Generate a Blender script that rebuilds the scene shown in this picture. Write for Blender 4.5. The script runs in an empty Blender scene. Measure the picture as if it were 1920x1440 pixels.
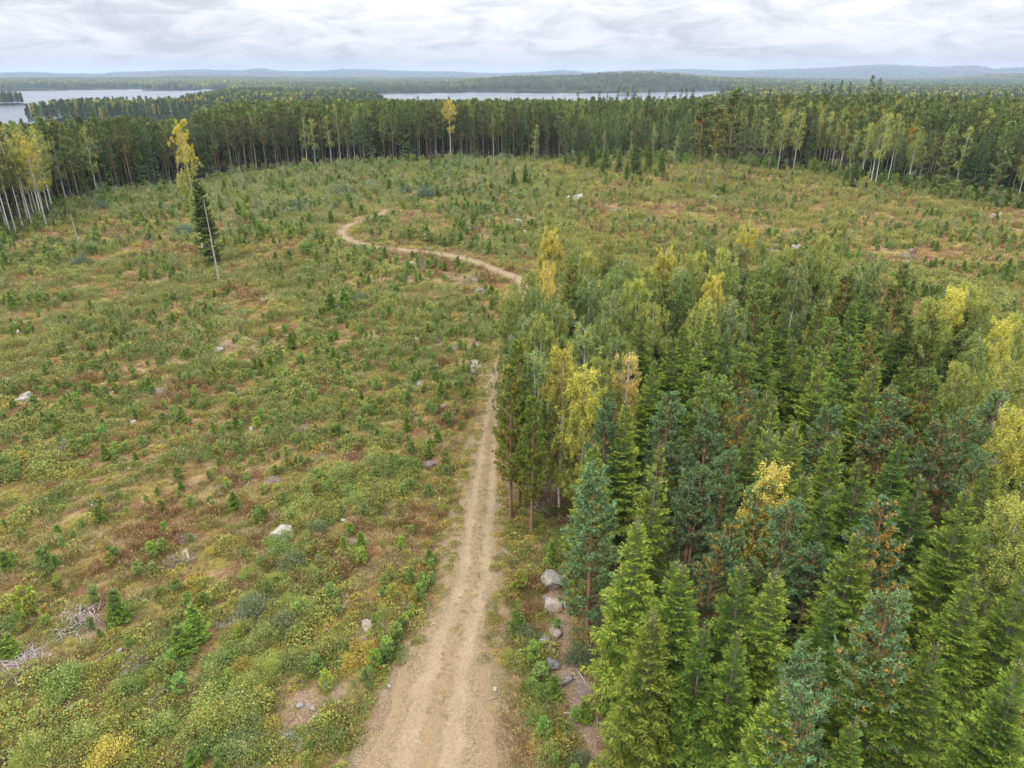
import bpy, math, random
import numpy as np
from mathutils import Vector
R = math.radians
SC = bpy.context.scene
# ------------------------------------------------------------------ camera, sky, sun, exposure
CAMZ, PITCH, FPX = 31.0, R(23.54), 1331.0
cam_d = bpy.data.cameras.new('camera'); cam = bpy.data.objects.new('camera', cam_d)
SC.collection.objects.link(cam); SC.camera = cam
cam.location = (0, 0, CAMZ); cam.rotation_euler = (R(90)-PITCH, 0, 0)
cam_d.sensor_width = 36; cam_d.lens = 36*FPX/1920; cam_d.clip_start = .1; cam_d.clip_end = 60000
SUN_EL, SUN_AZ = R(48), R(215)           # soft light from behind and left of the camera (azimuth clockwise from +Y)
world = bpy.data.worlds.new('World'); SC.world = world; world.use_nodes = True
wt = world.node_tree; wt.nodes.clear()
def N(t, typ, **kw):
    n = t.nodes.new(typ)
    for k, v in kw.items():
        if k in ('inp',):
            for a, b in v.items(): n.inputs[a].default_value = b
        else: setattr(n, k, v)
    return n
def math_(t, op, a, b=None, c=None, clamp=False):
    n = t.nodes.new('ShaderNodeMath'); n.operation = op; n.use_clamp = clamp
    for i, v in enumerate((a, b, c)):
        if v is None: continue
        if isinstance(v, (int, float)): n.inputs[i].default_value = v
        else: t.links.new(v, n.inputs[i])
    return n.outputs[0]
def mixc(t, f, a, b, blend='MIX'):
    n = t.nodes.new('ShaderNodeMix'); n.data_type = 'RGBA'; n.blend_type = blend
    for s, v in ((n.inputs[0], f), (n.inputs[6], a), (n.inputs[7], b)):
        if isinstance(v, (int, float)): s.default_value = v
        elif isinstance(v, tuple): s.default_value = (*v, 1) if len(v) == 3 else v
        else: t.links.new(v, s)
    return n.outputs[2]
def ramp(t, f, stops):
    n = t.nodes.new('ShaderNodeValToRGB'); e = n.color_ramp.elements
    while len(e) < len(stops): e.new(.5)
    for q, (p, c) in zip(e, stops):
        q.position = p; q.color = (c, c, c, 1) if isinstance(c, (int, float)) else (*c, 1)
    t.links.new(f, n.inputs[0]); return n.outputs[0]
def noise_(t, vec, scale, detail=4, rough=.55, dist=0.):
    n = t.nodes.new('ShaderNodeTexNoise'); n.inputs['Scale'].default_value = scale
    n.inputs['Detail'].default_value = detail; n.inputs['Roughness'].default_value = rough
    n.inputs['Distortion'].default_value = dist
    t.links.new(vec, n.inputs['Vector']); return n.outputs['Fac']
sky = N(wt, 'ShaderNodeTexSky', sky_type='NISHITA', sun_disc=False, sun_elevation=SUN_EL, sun_rotation=SUN_AZ)
tc = N(wt, 'ShaderNodeTexCoord'); sep = N(wt, 'ShaderNodeSeparateXYZ'); wt.links.new(tc.outputs['Generated'], sep.inputs[0])
zc = math_(wt, 'MAXIMUM', sep.outputs[2], 0.0)
den = math_(wt, 'ADD', zc, .22)
cu = math_(wt, 'DIVIDE', sep.outputs[0], den); cv = math_(wt, 'DIVIDE', sep.outputs[1], den)
cmb = N(wt, 'ShaderNodeCombineXYZ'); wt.links.new(cu, cmb.inputs[0]); wt.links.new(cv, cmb.inputs[1])
n1 = noise_(wt, cmb.outputs[0], 3.0, 10, .60, .6)
mp = N(wt, 'ShaderNodeMapping'); mp.inputs['Location'].default_value = (13, 4, 2); wt.links.new(cmb.outputs[0], mp.inputs[0])
n2 = noise_(wt, mp.outputs[0], .9, 6, .55)
cl = math_(wt, 'ADD', math_(wt, 'MULTIPLY', n1, .65), math_(wt, 'MULTIPLY', n2, .35))
ccol = ramp(wt, cl, [(.36, (.47, .48, .52)), (.44, (.55, .56, .60)), (.50, (.66, .665, .695)), (.58, (.79, .79, .80))])
# brightness of an overcast sky rises from horizon to zenith
zen = math_(wt, 'ADD', math_(wt, 'MULTIPLY', zc, 4.4), .80)
hz = ramp(wt, sep.outputs[2], [(0.0, 0.15), (.035, 1.0)])
ccol2 = mixc(wt, hz, (.56, .575, .61), ccol)
cfin = N(wt, 'ShaderNodeVectorMath', operation='SCALE'); wt.links.new(ccol2, cfin.inputs[0]); wt.links.new(math_(wt, 'MULTIPLY', zen, 10.0), cfin.inputs['Scale'])
wcol = mixc(wt, .97, sky.outputs[0], cfin.outputs[0])
bg = N(wt, 'ShaderNodeBackground'); bg.inputs[1].default_value = .1; wt.links.new(wcol, bg.inputs[0])
wo = N(wt, 'ShaderNodeOutputWorld'); wt.links.new(bg.outputs[0], wo.inputs[0])
sun_d = bpy.data.lights.new('sun', 'SUN'); sun_d.energy = 1.5; sun_d.angle = R(14); sun_d.color = (1, .93, .80)
sun = bpy.data.objects.new('sun', sun_d); SC.collection.objects.link(sun)
sd = Vector((math.sin(SUN_AZ)*math.cos(SUN_EL), math.cos(SUN_AZ)*math.cos(SUN_EL), math.sin(SUN_EL)))
sun.rotation_euler = sd.to_track_quat('Z', 'Y').to_euler()
SC.view_settings.view_transform = 'Standard'; SC.view_settings.look = 'None'
SC.view_settings.gamma = 1; SC.view_settings.exposure = 0.32
cy = SC.cycles
cy.max_bounces = 4; cy.diffuse_bounces = 3; cy.glossy_bounces = 1; cy.transmission_bounces = 2; cy.volume_bounces = 0
cy.use_denoising = True; cy.caustics_reflective = False; cy.caustics_refractive = False
cy.use_adaptive_sampling = True; cy.adaptive_threshold = .02; cy.use_light_tree = False

# ------------------------------------------------------------------ small numeric helpers
CT, ST = math.cos(PITCH), math.sin(PITCH)
def proj(x, y, z):
    """world -> photo pixels (1920x1440) and depth, used to place and describe things"""
    dz = z-CAMZ; d = y*CT-dz*ST; v = -(y*ST+dz*CT)
    return 960+FPX*x/d, 720+FPX*v/d, d
def h2(xi, yi, s):
    h = (xi*374761393+yi*668265263+s*1442695041) & 0xffffffff
    h = ((h ^ (h >> 13))*1274126177) & 0xffffffff
    return ((h ^ (h >> 16)) & 0xffffff)/float(0xffffff)
def vn(x, y, s=0):
    x = np.asarray(x, float); y = np.asarray(y, float)
    xi = np.floor(x).astype(np.int64); yi = np.floor(y).astype(np.int64); fx = x-xi; fy = y-yi
    fx = fx*fx*(3-2*fx); fy = fy*fy*(3-2*fy)
    a, b, c, d = h2(xi, yi, s), h2(xi+1, yi, s), h2(xi, yi+1, s), h2(xi+1, yi+1, s)
    return (a*(1-fx)+b*fx)*(1-fy)+(c*(1-fx)+d*fx)*fy
def fbm(x, y, s=0, o=3):
    t, a, w = 0, 1., 0
    for i in range(o):
        t = t+a*vn(np.asarray(x)*2**i+17.3*i, np.asarray(y)*2**i-9.1*i, s+i); w += a; a *= .5
    return t/w
def sst(x, a, b):
    t = np.clip((np.asarray(x, float)-a)/(b-a), 0, 1); return t*t*(3-2*t)
def flat_at(px, py, z=0.):
    u, v = (px-960)/FPX, (py-720)/FPX
    dy, dz = CT-v*ST, -ST-v*CT
    t = (z-CAMZ)/dz
    return u*t, dy*t
# gravel road: centre line and width (photo pixels on the ground)
ROADPX = [(770, 1560, 320), (803, 1440, 272), (828, 1300, 196), (852, 1200, 150), (884, 1100, 116), (896, 1000, 98), (908, 900, 82), (918, 800, 54), (927, 700, 34),
          (942, 655, 28), (968, 605, 24), (985, 565, 22), (986, 540, 20), (970, 522, 17), (935, 508, 15), (890, 491, 15), (850, 480, 13), (800, 473, 10), (750, 468, 9), (700, 462, 8),
          (655, 450, 8), (640, 438, 8), (648, 426, 7), (675, 415, 6), (700, 407, 5), (725, 395, 4)]
def smooth_path(px, n=14):
    P = []
    for (a, b, w) in px:
        x, y = flat_at(a, b); x2, _ = flat_at(a+w, b); P.append((x, y, x2-x))
    P = np.array(P); out = []
    for i in range(len(P)-1):
        p0, p1, p2, p3 = P[max(i-1, 0)], P[i], P[i+1], P[min(i+2, len(P)-1)]
        for k in range(n):
            t = k/n; out.append(.5*((2*p1)+(-p0+p2)*t+(2*p0-5*p1+4*p2-p3)*t*t+(-p0+3*p1-3*p2+p3)*t**3))
    out.append(P[-1]); return np.array(out)
ROAD = smooth_path(ROADPX)
ROAD[:, 2] = np.where(np.hypot(ROAD[:, 0], ROAD[:, 1]) > 95, np.clip(ROAD[:, 2], 2.0, 9), np.clip(ROAD[:, 2], 2.0, 9))
def road_dist(x, y):
    """distance beyond the road's edge, in metres (negative on the road)"""
    x = np.atleast_1d(np.asarray(x, float)); y = np.atleast_1d(np.asarray(y, float))
    out = np.full(x.shape, 99.); m = (np.abs(x+10) < 90) & (y < 300) & (y > -20)
    idx = np.where(m)[0]
    for s in range(0, len(idx), 20000):
        k = idx[s:s+20000]
        d = np.hypot(x[k][:, None]-ROAD[None, :, 0], y[k][:, None]-ROAD[None, :, 1])-ROAD[None, :, 2]*.5
        out[k] = d.min(1)
    return out
# plantation outline
def polyw(px): return np.array([flat_at(a, b) for a, b in px])
PLANT = polyw([(1175, 1500), (1135, 1330), (1110, 1230), (1062, 1010), (985, 945), (955, 880), (968, 800), (985, 740), (1000, 680), (1040, 645), (1200, 640), (1400, 612), (1560, 640), (1700, 700), (1850, 770), (2000, 830), (2400, 980), (2900, 1200), (2600, 1500)])
EDGE = polyw([(-700, 560), (-300, 505), (0, 443), (60, 415), (130, 385), (210, 360), (300, 337), (420, 325), (560, 314), (700, 306), (850, 300), (960, 298), (1080, 303), (1180, 300), (1260, 308), (1330, 305), (1440, 318), (1540, 325), (1650, 345), (1740, 352), (1830, 372), (1930, 388), (2200, 430), (2600, 500)])
FORPOLY = np.vstack([EDGE, [[900, 900], [-900, 900]]])
def inside(poly, x, y):
    x = np.atleast_1d(x); y = np.atleast_1d(y); c = np.zeros(x.shape, bool); n = len(poly)
    for i in range(n):
        x1, y1 = poly[i]; x2, y2 = poly[i-1]
        m = ((y1 > y) != (y2 > y)) & (x < (x2-x1)*(y-y1)/(y2-y1+1e-12)+x1); c ^= m
    return c
def seg_dist(poly, x, y):
    x = np.atleast_1d(x); y = np.atleast_1d(y); best = np.full(x.shape, 1e9)
    for i in range(len(poly)-1):
        a, b = poly[i], poly[i+1]; ab = b-a; t = np.clip(((x-a[0])*ab[0]+(y-a[1])*ab[1])/(ab@ab), 0, 1)
        best = np.minimum(best, np.hypot(x-a[0]-t*ab[0], y-a[1]-t*ab[1]))
    return best
# ------------------------------------------------------------------ terrain
LAKE = -18.
def az_px(px): return math.atan(((px-960)/FPX)/(CT+.43*ST))
def elev_y(y): return -(PITCH+math.atan((y-720)/FPX))      # elevation angle of a picture row straight ahead
def prof(pairs): return np.array([az_px(a) for a, b in pairs]), np.array([b for a, b in pairs], float)
NEAR_END = prof([(-900, 520), (-200, 520), (22, 540), (30, 960), (60, 1020), (140, 1120), (220, 1180), (330, 1160), (350, 1300), (380, 1500), (420, 1850), (560, 1830), (600, 1700), (690, 1500), (720, 1000), (760, 900), (900, 860), (1100, 860), (1300, 950), (1350, 1300), (1368, 2600), (1420, 5000), (1920, 5000), (2800, 5000)])
FAR_START = prof([(-900, 3000), (-100, 2950), (100, 3050), (240, 3200), (400, 3000), (440, 2300), (560, 2050), (735, 2200), (900, 2330), (1080, 2250), (1200, 2350), (1350, 2600), (1400, 2700), (2800, 2700)])
# ridges: distance, half width, tree height on top, skyline in picture rows
RIDGES = [(3600, 500, 16, prof([(-900, 152), (0, 152), (60, 150), (200, 152), (300, 152), (380, 149), (470, 150), (560, 152), (720, 156), (900, 160), (1920, 165)])),
          (3300, 700, 16, prof([(600, 172), (740, 160), (840, 153), (900, 147), (960, 143), (1080, 141), (1140, 137), (1200, 134), (1260, 137), (1330, 143), (1420, 149), (1520, 153), (1640, 158), (1800, 160), (2400, 160)])),
          (5600, 800, 14, prof([(-900, 145), (0, 146), (200, 146), (400, 143), (560, 146), (700, 147), (900, 146), (1300, 146), (1440, 146), (1600, 149), (1760, 148), (1860, 140), (1920, 139), (2600, 140)])),
          (2300, 350, 18, prof([(-900, 190), (1360, 190), (1420, 160), (1500, 157), (1600, 160), (1760, 158), (1920, 156), (2600, 158)])),
          (1650, 260, 18, prof([(-900, 200), (330, 195), (380, 169), (460, 164), (520, 166), (600, 172), (700, 178), (735, 195), (1360, 195), (1400, 172), (1560, 170), (1760, 166), (1920, 168), (2600, 170)])),
          (10500, 1500, 8, prof([(-900, 136), (-300, 139), (0, 137), (60, 136), (120, 139), (200, 138), (220, 136), (290, 135), (330, 133), (380, 131), (420, 132), (450, 133), (490, 129), (530, 134), (600, 133), (640, 130), (700, 131), (740, 133), (770, 134), (850, 134), (890, 136), (940, 138), (1000, 136), (1050, 131), (1080, 134), (1110, 137), (1160, 133), (1240, 131), (1290, 130), (1350, 132), (1400, 133), (1480, 130), (1520, 129), (1560, 128), (1600, 125), (1660, 123), (1710, 126), (1760, 128), (1800, 126), (1830, 126), (1855, 131), (1920, 128), (2100, 127), (2800, 132)]))]
def terrain(x, y):
    x = np.asarray(x, float); y = np.asarray(y, float)
    sh = x.shape; x = x.ravel(); y = y.ravel()
    r = np.hypot(x, y); az = np.arctan2(x, y); rd = road_dist(x, y)
    near = 1.3*(fbm(x/38, y/38, 5)-.5)+.5*(fbm(x/9, y/9, 6)-.5)
    fine = .30*(fbm(x/1.7, y/1.7, 8, 2)-.5)
    z = (near*sst(rd, .5, 14)+fine*sst(rd, .2, 1.5)*(1-sst(r, 80, 140)))*(1-sst(r, 330, 420))
    # shallow ditches beside the road
    z = z-.28*np.exp(-((rd-1.1)/.6)**2)*(r < 120)
    rise = 3.5*np.exp(-(((x-150)/110)**2+((y-330)/90)**2))
    z = z+rise*sst(r, 230, 330)
    left = sst(az, az_px(360), az_px(500))
    base = -14.5*sst(r, 300, 760)+2.5*(fbm(x/160, y/160, 21)-.5)*sst(r, 400, 600)
    wl = 1-sst(az, az_px(330), az_px(430))
    base = base*(1-wl)+wl*(-15.5*sst(r, 190, 500)+1.5*(fbm(x/160, y/160, 21)-.5)*sst(r, 400, 600))
    z = z+base
    land = 3.*fbm(x/300, y/300, 31)-16.5
    wfar = sst(r, 900, 1300)
    z = z*(1-wfar)+land*wfar
    for rk, wk, th, (pa, pv) in RIDGES:
        ys = np.interp(az, pa, pv); crest = CAMZ+rk*np.tan(-(PITCH+np.arctan((ys-720)/FPX)))-th
        w = np.exp(-((r-rk)/wk)**2*np.where(r < rk, .8, .5))
        tgt = np.maximum(crest, -16)+ (fbm(x/(rk*.05), y/(rk*.05), 40, 3)-.5)*.004*rk*0.5
        z = z*(1-w)+np.maximum(z, tgt)*w
    ne = np.interp(az, *NEAR_END)*(1+.05*(fbm(az*60, az*0, 50)-.5)); fs = np.interp(az, *FAR_START)*(1+.03*(fbm(az*70, az*0, 51)-.5))
    wet = sst(r, ne-30, ne+25)*(1-sst(r, fs-60, fs+20))
    wet = np.maximum(wet, sst(r, 520, 560)*(1-sst(r, 890, 925))*(1-sst(az, az_px(300), az_px(370))))
    z = z*(1-wet)-25*wet
    for px, ri, wr, wa in ((318, 2900, 70, 105), (-12, 1640, 40, 42), (1180, 2050, 20, 30)):
        ai = az_px(px); e = ((r-ri)/wr)**2+((az-ai)*ri/wa)**2
        z = np.maximum(z, -16.2-9*sst(e, .7, 1.3)-0*z)*(e < 1.4)+z*(e >= 1.4)
    return z.reshape(sh)
def gz(x, y): return float(terrain(np.array([x]), np.array([y]))[0])
def on_ground(px, py):
    z = 0
    for _ in range(4):
        x, y = flat_at(px, py, z); z = gz(x, y)
    return x, y, z
def from_top(px, py, h):
    z = 0
    for _ in range(4):
        x, y = flat_at(px, py, z+h); z = gz(x, y)
    return x, y, z

# ------------------------------------------------------------------ materials
def new_mat(name):
    m = bpy.data.materials.new(name); m.use_nodes = True; m.node_tree.nodes.clear(); return m, m.node_tree
def finish(t, shader):
    o = t.nodes.new('ShaderNodeOutputMaterial'); t.links.new(shader, o.inputs[0])
def leaf_material(name, trans=.28, gloss=.02, sat=.98):
    m, t = new_mat(name)
    a = N(t, 'ShaderNodeAttribute', attribute_name='Col'); oi = N(t, 'ShaderNodeObjectInfo')
    c = mixc(t, 1.0, a.outputs['Color'], oi.outputs['Color'], 'MULTIPLY')
    hs = N(t, 'ShaderNodeHueSaturation')
    t.links.new(math_(t, 'ADD', math_(t, 'MULTIPLY', oi.outputs['Random'], .018), .495), hs.inputs['Hue'])
    t.links.new(math_(t, 'ADD', math_(t, 'MULTIPLY', math_(t, 'FRACT', math_(t, 'MULTIPLY', oi.outputs['Random'], 17.3)), .5), .76), hs.inputs['Value'])
    hs.inputs['Saturation'].default_value = sat
    t.links.new(c, hs.inputs['Color'])
    d = N(t, 'ShaderNodeBsdfDiffuse'); tr = N(t, 'ShaderNodeBsdfTranslucent'); t.links.new(hs.outputs[0], d.inputs[0]); t.links.new(hs.outputs[0], tr.inputs[0])
    mx = N(t, 'ShaderNodeMixShader'); mx.inputs[0].default_value = trans; t.links.new(d.outputs[0], mx.inputs[1]); t.links.new(tr.outputs[0], mx.inputs[2])
    out = mx.outputs[0]
    if gloss:
        g = N(t, 'ShaderNodeBsdfGlossy'); g.inputs['Roughness'].default_value = .5; g.inputs[0].default_value = (.9, .95, 1, 1)
        m2 = N(t, 'ShaderNodeMixShader'); m2.inputs[0].default_value = gloss; t.links.new(out, m2.inputs[1]); t.links.new(g.outputs[0], m2.inputs[2]); out = m2.outputs[0]
    finish(t, out); return m
def bark_material(name, stops, scale=6, zs=.25, top=None):
    m, t = new_mat(name); c = N(t, 'ShaderNodeTexCoord'); mp = N(t, 'ShaderNodeMapping'); mp.inputs['Scale'].default_value = (1, 1, zs)
    t.links.new(c.outputs['Object'], mp.inputs[0]); f = noise_(t, mp.outputs[0], scale, 4, .65)
    col = ramp(t, f, stops)
    if top:
        s = N(t, 'ShaderNodeSeparateXYZ'); t.links.new(c.outputs['Object'], s.inputs[0])
        col = mixc(t, ramp(t, math_(t, 'DIVIDE', s.outputs[2], top[1]), [(.25, 0.), (.55, 1.)]), col, mixc(t, f, top[0], tuple(q*1.4 for q in top[0])))
    d = N(t, 'ShaderNodeBsdfDiffuse'); t.links.new(col, d.inputs[0]); finish(t, d.outputs[0]); return m
M = {}
M['leaf'] = leaf_material('leaf', sat=1.0); M['needle'] = leaf_material('needle', .12, .01, 1.08)
M['bark_spruce'] = bark_material('bark_spruce', [(.3, (.09, .07, .055)), (.7, (.21, .175, .14))])
M['bark_pine'] = bark_material('bark_pine', [(.3, (.11, .085, .065)), (.7, (.25, .19, .15))], top=((.27, .155, .09), 20.))
M['bark_young_pine'] = bark_material('bark_young_pine', [(.3, (.13, .085, .055)), (.7, (.28, .17, .10))])
M['bark_birch'] = bark_material('bark_birch', [(.36, (.05, .045, .04)), (.42, (.45, .44, .40)), (.8, (.62, .60, .56))], 7, 1.6)
M['dead'] = bark_material('dead_wood', [(.3, (.16, .14, .125)), (.7, (.44, .40, .36))], 12)

def ground_material():
    m, t = new_mat('clearing_ground')
    c = N(t, 'ShaderNodeTexCoord').outputs['Object']; g = N(t, 'ShaderNodeNewGeometry')
    big = noise_(t, c, .045, 3, .6); mid = noise_(t, c, .28, 4, .6, .4)
    mp = N(t, 'ShaderNodeMapping'); mp.inputs['Location'].default_value = (50, 20, 3); t.links.new(c, mp.inputs[0])
    mid2 = noise_(t, mp.outputs[0], .6, 5, .65, .5); fine = noise_(t, mp.outputs[0], 3.5, 5, .7); fin2 = noise_(t, c, 9, 3, .7)
    moss = mixc(t, ramp(t, fine, [(.35, 0.), (.65, 1.)]), (.07, .066, .018), (.21, .175, .04))
    heath = mixc(t, ramp(t, fin2, [(.35, 0.), (.65, 1.)]), (.06, .034, .022), (.20, .105, .055))
    tan = mixc(t, ramp(t, fin2, [(.3, 0.), (.7, 1.)]), (.15, .10, .05), (.32, .235, .12))
    col = mixc(t, ramp(t, mid, [(.42, 0.), (.58, 1.)]), moss, heath)
    col = mixc(t, ramp(t, math_(t, 'ADD', math_(t, 'MULTIPLY', mid2, .6), math_(t, 'MULTIPLY', big, .4)), [(.50, 0.), (.60, .85)]), col, tan)
    col = mixc(t, ramp(t, fine, [(.28, .8), (.40, 0.)]), col, (.03, .023, .016))
    at = N(t, 'ShaderNodeAttribute', attribute_name='zone')      # R gravel shoulder, G forest floor, B far woods
    sp = N(t, 'ShaderNodeSeparateColor'); t.links.new(at.outputs['Color'], sp.inputs[0])
    vor = N(t, 'ShaderNodeTexVoronoi'); vor.inputs['Scale'].default_value = 20; t.links.new(c, vor.inputs['Vector'])
    vs = N(t, 'ShaderNodeSeparateColor'); t.links.new(vor.outputs['Color'], vs.inputs[0])
    grav = mixc(t, vs.outputs[0], (.09, .067, .044), (.27, .21, .145))
    col = mixc(t, math_(t, 'MULTIPLY', sp.outputs[0], ramp(t, mid2, [(.3, 1.), (.75, .3)])), col, grav)
    ab = N(t, 'ShaderNodeAttribute', attribute_name='bare'); col = mixc(t, ab.outputs['Fac'], col, mixc(t, ramp(t, fin2, [(.35, 0.), (.68, 1.)]), (.11, .072, .048), (.29, .215, .155)))
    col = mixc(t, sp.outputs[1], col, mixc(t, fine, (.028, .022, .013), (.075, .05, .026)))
    far = mixc(t, ramp(t, noise_(t, c, .012, 6, .7), [(.42, 0.), (.62, 1.)]), (.016, .026, .014), (.05, .06, .02))
    far = mixc(t, ramp(t, noise_(t, c, .0022, 4, .6), [(.60, 0.), (.66, .7)]), far, (.16, .15, .06))
    col = mixc(t, sp.outputs[2], col, far)
    d = N(t, 'ShaderNodeBsdfDiffuse'); t.links.new(col, d.inputs[0])
    b = N(t, 'ShaderNodeBump'); b.inputs['Strength'].default_value = .8; b.inputs['Distance'].default_value = .12; t.links.new(fine, b.inputs['Height']); t.links.new(b.outputs[0], d.inputs['Normal'])
    finish(t, d.outputs[0]); return m
def road_material():
    m, t = new_mat('gravel_road'); c = N(t, 'ShaderNodeTexCoord').outputs['Object']
    at = N(t, 'ShaderNodeAttribute', attribute_name='across'); sp = N(t, 'ShaderNodeSeparateColor'); t.links.new(at.outputs['Color'], sp.inputs[0])
    u = sp.outputs[0]      # 0 centre .. 1 edge
    n = noise_(t, c, .5, 4, .6, .3); nf = noise_(t, c, 7, 4, .75); nv = noise_(t, c, 2.2, 4, .7, .4)
    vor = N(t, 'ShaderNodeTexVoronoi'); vor.inputs['Scale'].default_value = 19; t.links.new(c, vor.inputs['Vector'])
    vs = N(t, 'ShaderNodeSeparateColor'); t.links.new(vor.outputs['Color'], vs.inputs[0])
    track = mixc(t, ramp(t, nf, [(.3, 0.), (.7, 1.)]), (.20, .148, .092), (.31, .24, .155))
    loose = mixc(t, math_(t, 'MULTIPLY_ADD', vs.outputs[0], .6, math_(t, 'MULTIPLY_ADD', nf, 1.6, -.6), True), (.095, .068, .040), (.28, .21, .135))
    uu = math_(t, 'ADD', u, math_(t, 'MULTIPLY', math_(t, 'SUBTRACT', n, .5), .55))
    worn = mixc(t, ramp(t, noise_(t, c, .35, 3, .6), [(.42, .15), (.62, .85)]), track, loose)
    track = mixc(t, .6, track, worn)
    col = mixc(t, ramp(t, uu, [(.0, 1.), (.13, .95), (.22, .0), (.42, .0), (.56, .95), (1., 1.)]), track, loose)
    col = mixc(t, ramp(t, uu, [(.0, .5), (.10, .4), (.20, 0.), (.62, 0.), (1., .6)]), col, mixc(t, nv, (.14, .095, .055), (.30, .22, .12)))
    col = mixc(t, ramp(t, nv, [(.56, 0.), (.70, .55)]), col, (.15, .115, .058))
    d = N(t, 'ShaderNodeBsdfDiffuse'); t.links.new(col, d.inputs[0])
    b = N(t, 'ShaderNodeBump'); b.inputs['Strength'].default_value = .7; b.inputs['Distance'].default_value = .05; t.links.new(nf, b.inputs['Height']); t.links.new(b.outputs[0], d.inputs['Normal'])
    finish(t, d.outputs[0]); return m
def water_material():
    m, t = new_mat('lake_water'); c = N(t, 'ShaderNodeTexCoord').outputs['Object']
    mp = N(t, 'ShaderNodeMapping'); mp.inputs['Scale'].default_value = (.25, 1, 1); t.links.new(c, mp.inputs[0])
    p = N(t, 'ShaderNodeBsdfPrincipled'); p.inputs['Base Color'].default_value = (.04, .055, .07, 1); p.inputs['IOR'].default_value = 1.33
    t.links.new(ramp(t, noise_(t, mp.outputs[0], .012, 5, .6), [(.35, .22), (.65, .30)]), p.inputs['Roughness'])
    b = N(t, 'ShaderNodeBump'); b.inputs['Strength'].default_value = .08; b.inputs['Distance'].default_value = .3
    t.links.new(noise_(t, mp.outputs[0], .25, 3, .6), b.inputs['Height']); t.links.new(b.outputs[0], p.inputs['Normal'])
    finish(t, p.outputs[0]); return m
def rock_material():
    m, t = new_mat('granite'); c = N(t, 'ShaderNodeTexCoord').outputs['Object']; oi = N(t, 'ShaderNodeObjectInfo')
    a = noise_(t, c, 2.2, 5, .7, .4); b_ = noise_(t, c, 14, 4, .75)
    col = mixc(t, ramp(t, a, [(.38, 0.), (.6, 1.)]), (.16, .145, .13), (.31, .29, .265))
    col = mixc(t, ramp(t, b_, [(.52, 0.), (.66, .6)]), col, (.13, .12, .105))
    col = mixc(t, ramp(t, noise_(t, c, 3.3, 3, .6), [(.55, 0.), (.66, .85)]), col, (.12, .115, .04))
    col = mixc(t, 1., col, oi.outputs['Color'], 'MULTIPLY')
    d = N(t, 'ShaderNodeBsdfDiffuse'); t.links.new(col, d.inputs[0])
    bp = N(t, 'ShaderNodeBump'); bp.inputs['Strength'].default_value = .6; bp.inputs['Distance'].default_value = .05; t.links.new(b_, bp.inputs['Height']); t.links.new(bp.outputs[0], d.inputs['Normal'])
    finish(t, d.outputs[0]); return m
M['ground'] = ground_material(); M['road'] = road_material(); M['water'] = water_material(); M['rock'] = rock_material()

# ------------------------------------------------------------------ mesh building
def make_mesh(name, V, F, mats, col=None, attr='Col', mi=None, smooth=False):
    me = bpy.data.meshes.new(name); V = np.ascontiguousarray(V, np.float32); F = np.ascontiguousarray(F, np.int32)
    n, k = F.shape
    me.vertices.add(len(V)); me.vertices.foreach_set('co', V.ravel())
    me.loops.add(n*k); me.loops.foreach_set('vertex_index', F.ravel())
    me.polygons.add(n); me.polygons.foreach_set('loop_start', np.arange(0, n*k, k, dtype=np.int32))
    for m in mats: me.materials.append(m)
    if mi is not None: me.polygons.foreach_set('material_index', np.ascontiguousarray(mi, np.int32))
    if smooth: me.polygons.foreach_set('use_smooth', np.ones(n, bool))
    me.update(calc_edges=True)
    if col is not None:
        a = me.attributes.new(attr, 'FLOAT_COLOR', 'POINT'); c = np.ones((len(V), 4), np.float32); c[:, :3] = col
        a.data.foreach_set('color', c.ravel())
    return me
def link(name, me, parent=None, loc=None, rz=0):
    o = bpy.data.objects.new(name, me); SC.collection.objects.link(o)
    if parent is not None: o.parent = parent
    if loc is not None: o.location = loc
    if rz: o.rotation_euler = (0, 0, rz)
    return o
def unit(v): return v/np.maximum(np.linalg.norm(v, axis=-1, keepdims=True), 1e-9)
class Leaves:
    """collects small diamond-shaped blades: base, direction, length, half width, colour"""
    def __init__(s): s.V, s.C = [], []
    def add(s, P, D, L, W, C, rng, bend=.0):
        P = np.atleast_2d(P); n = len(P); D = unit(np.broadcast_to(D, (n, 3)).astype(float)); L = np.broadcast_to(L, n)[:, None]; W = np.broadcast_to(W, n)[:, None]
        S = unit(np.cross(D, rng.normal(size=(n, 3))))
        v = np.stack([P, P+D*L*.45+S*W+[0, 0, bend], P+D*L, P+D*L*.45-S*W+[0, 0, bend]], 1)
        s.V.append(v.reshape(-1, 3)); s.C.append(np.repeat(np.broadcast_to(C, (n, 3)), 4, 0))
    def addflat(s, P, D, S, L, W, C):
        P = np.atleast_2d(P); n = len(P); D = unit(D); L = np.broadcast_to(L, n)[:, None]; W = np.broadcast_to(W, n)[:, None]
        v = np.stack([P, P+D*L*.4+S*W, P+D*L, P+D*L*.4-S*W], 1)
        s.V.append(v.reshape(-1, 3)); s.C.append(np.repeat(np.broadcast_to(C, (n, 3)), 4, 0))
    def mesh(s, name, mat):
        V = np.vstack(s.V); return make_mesh(name, V, np.arange(len(V)).reshape(-1, 4), [mat], np.vstack(s.C))
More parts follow.
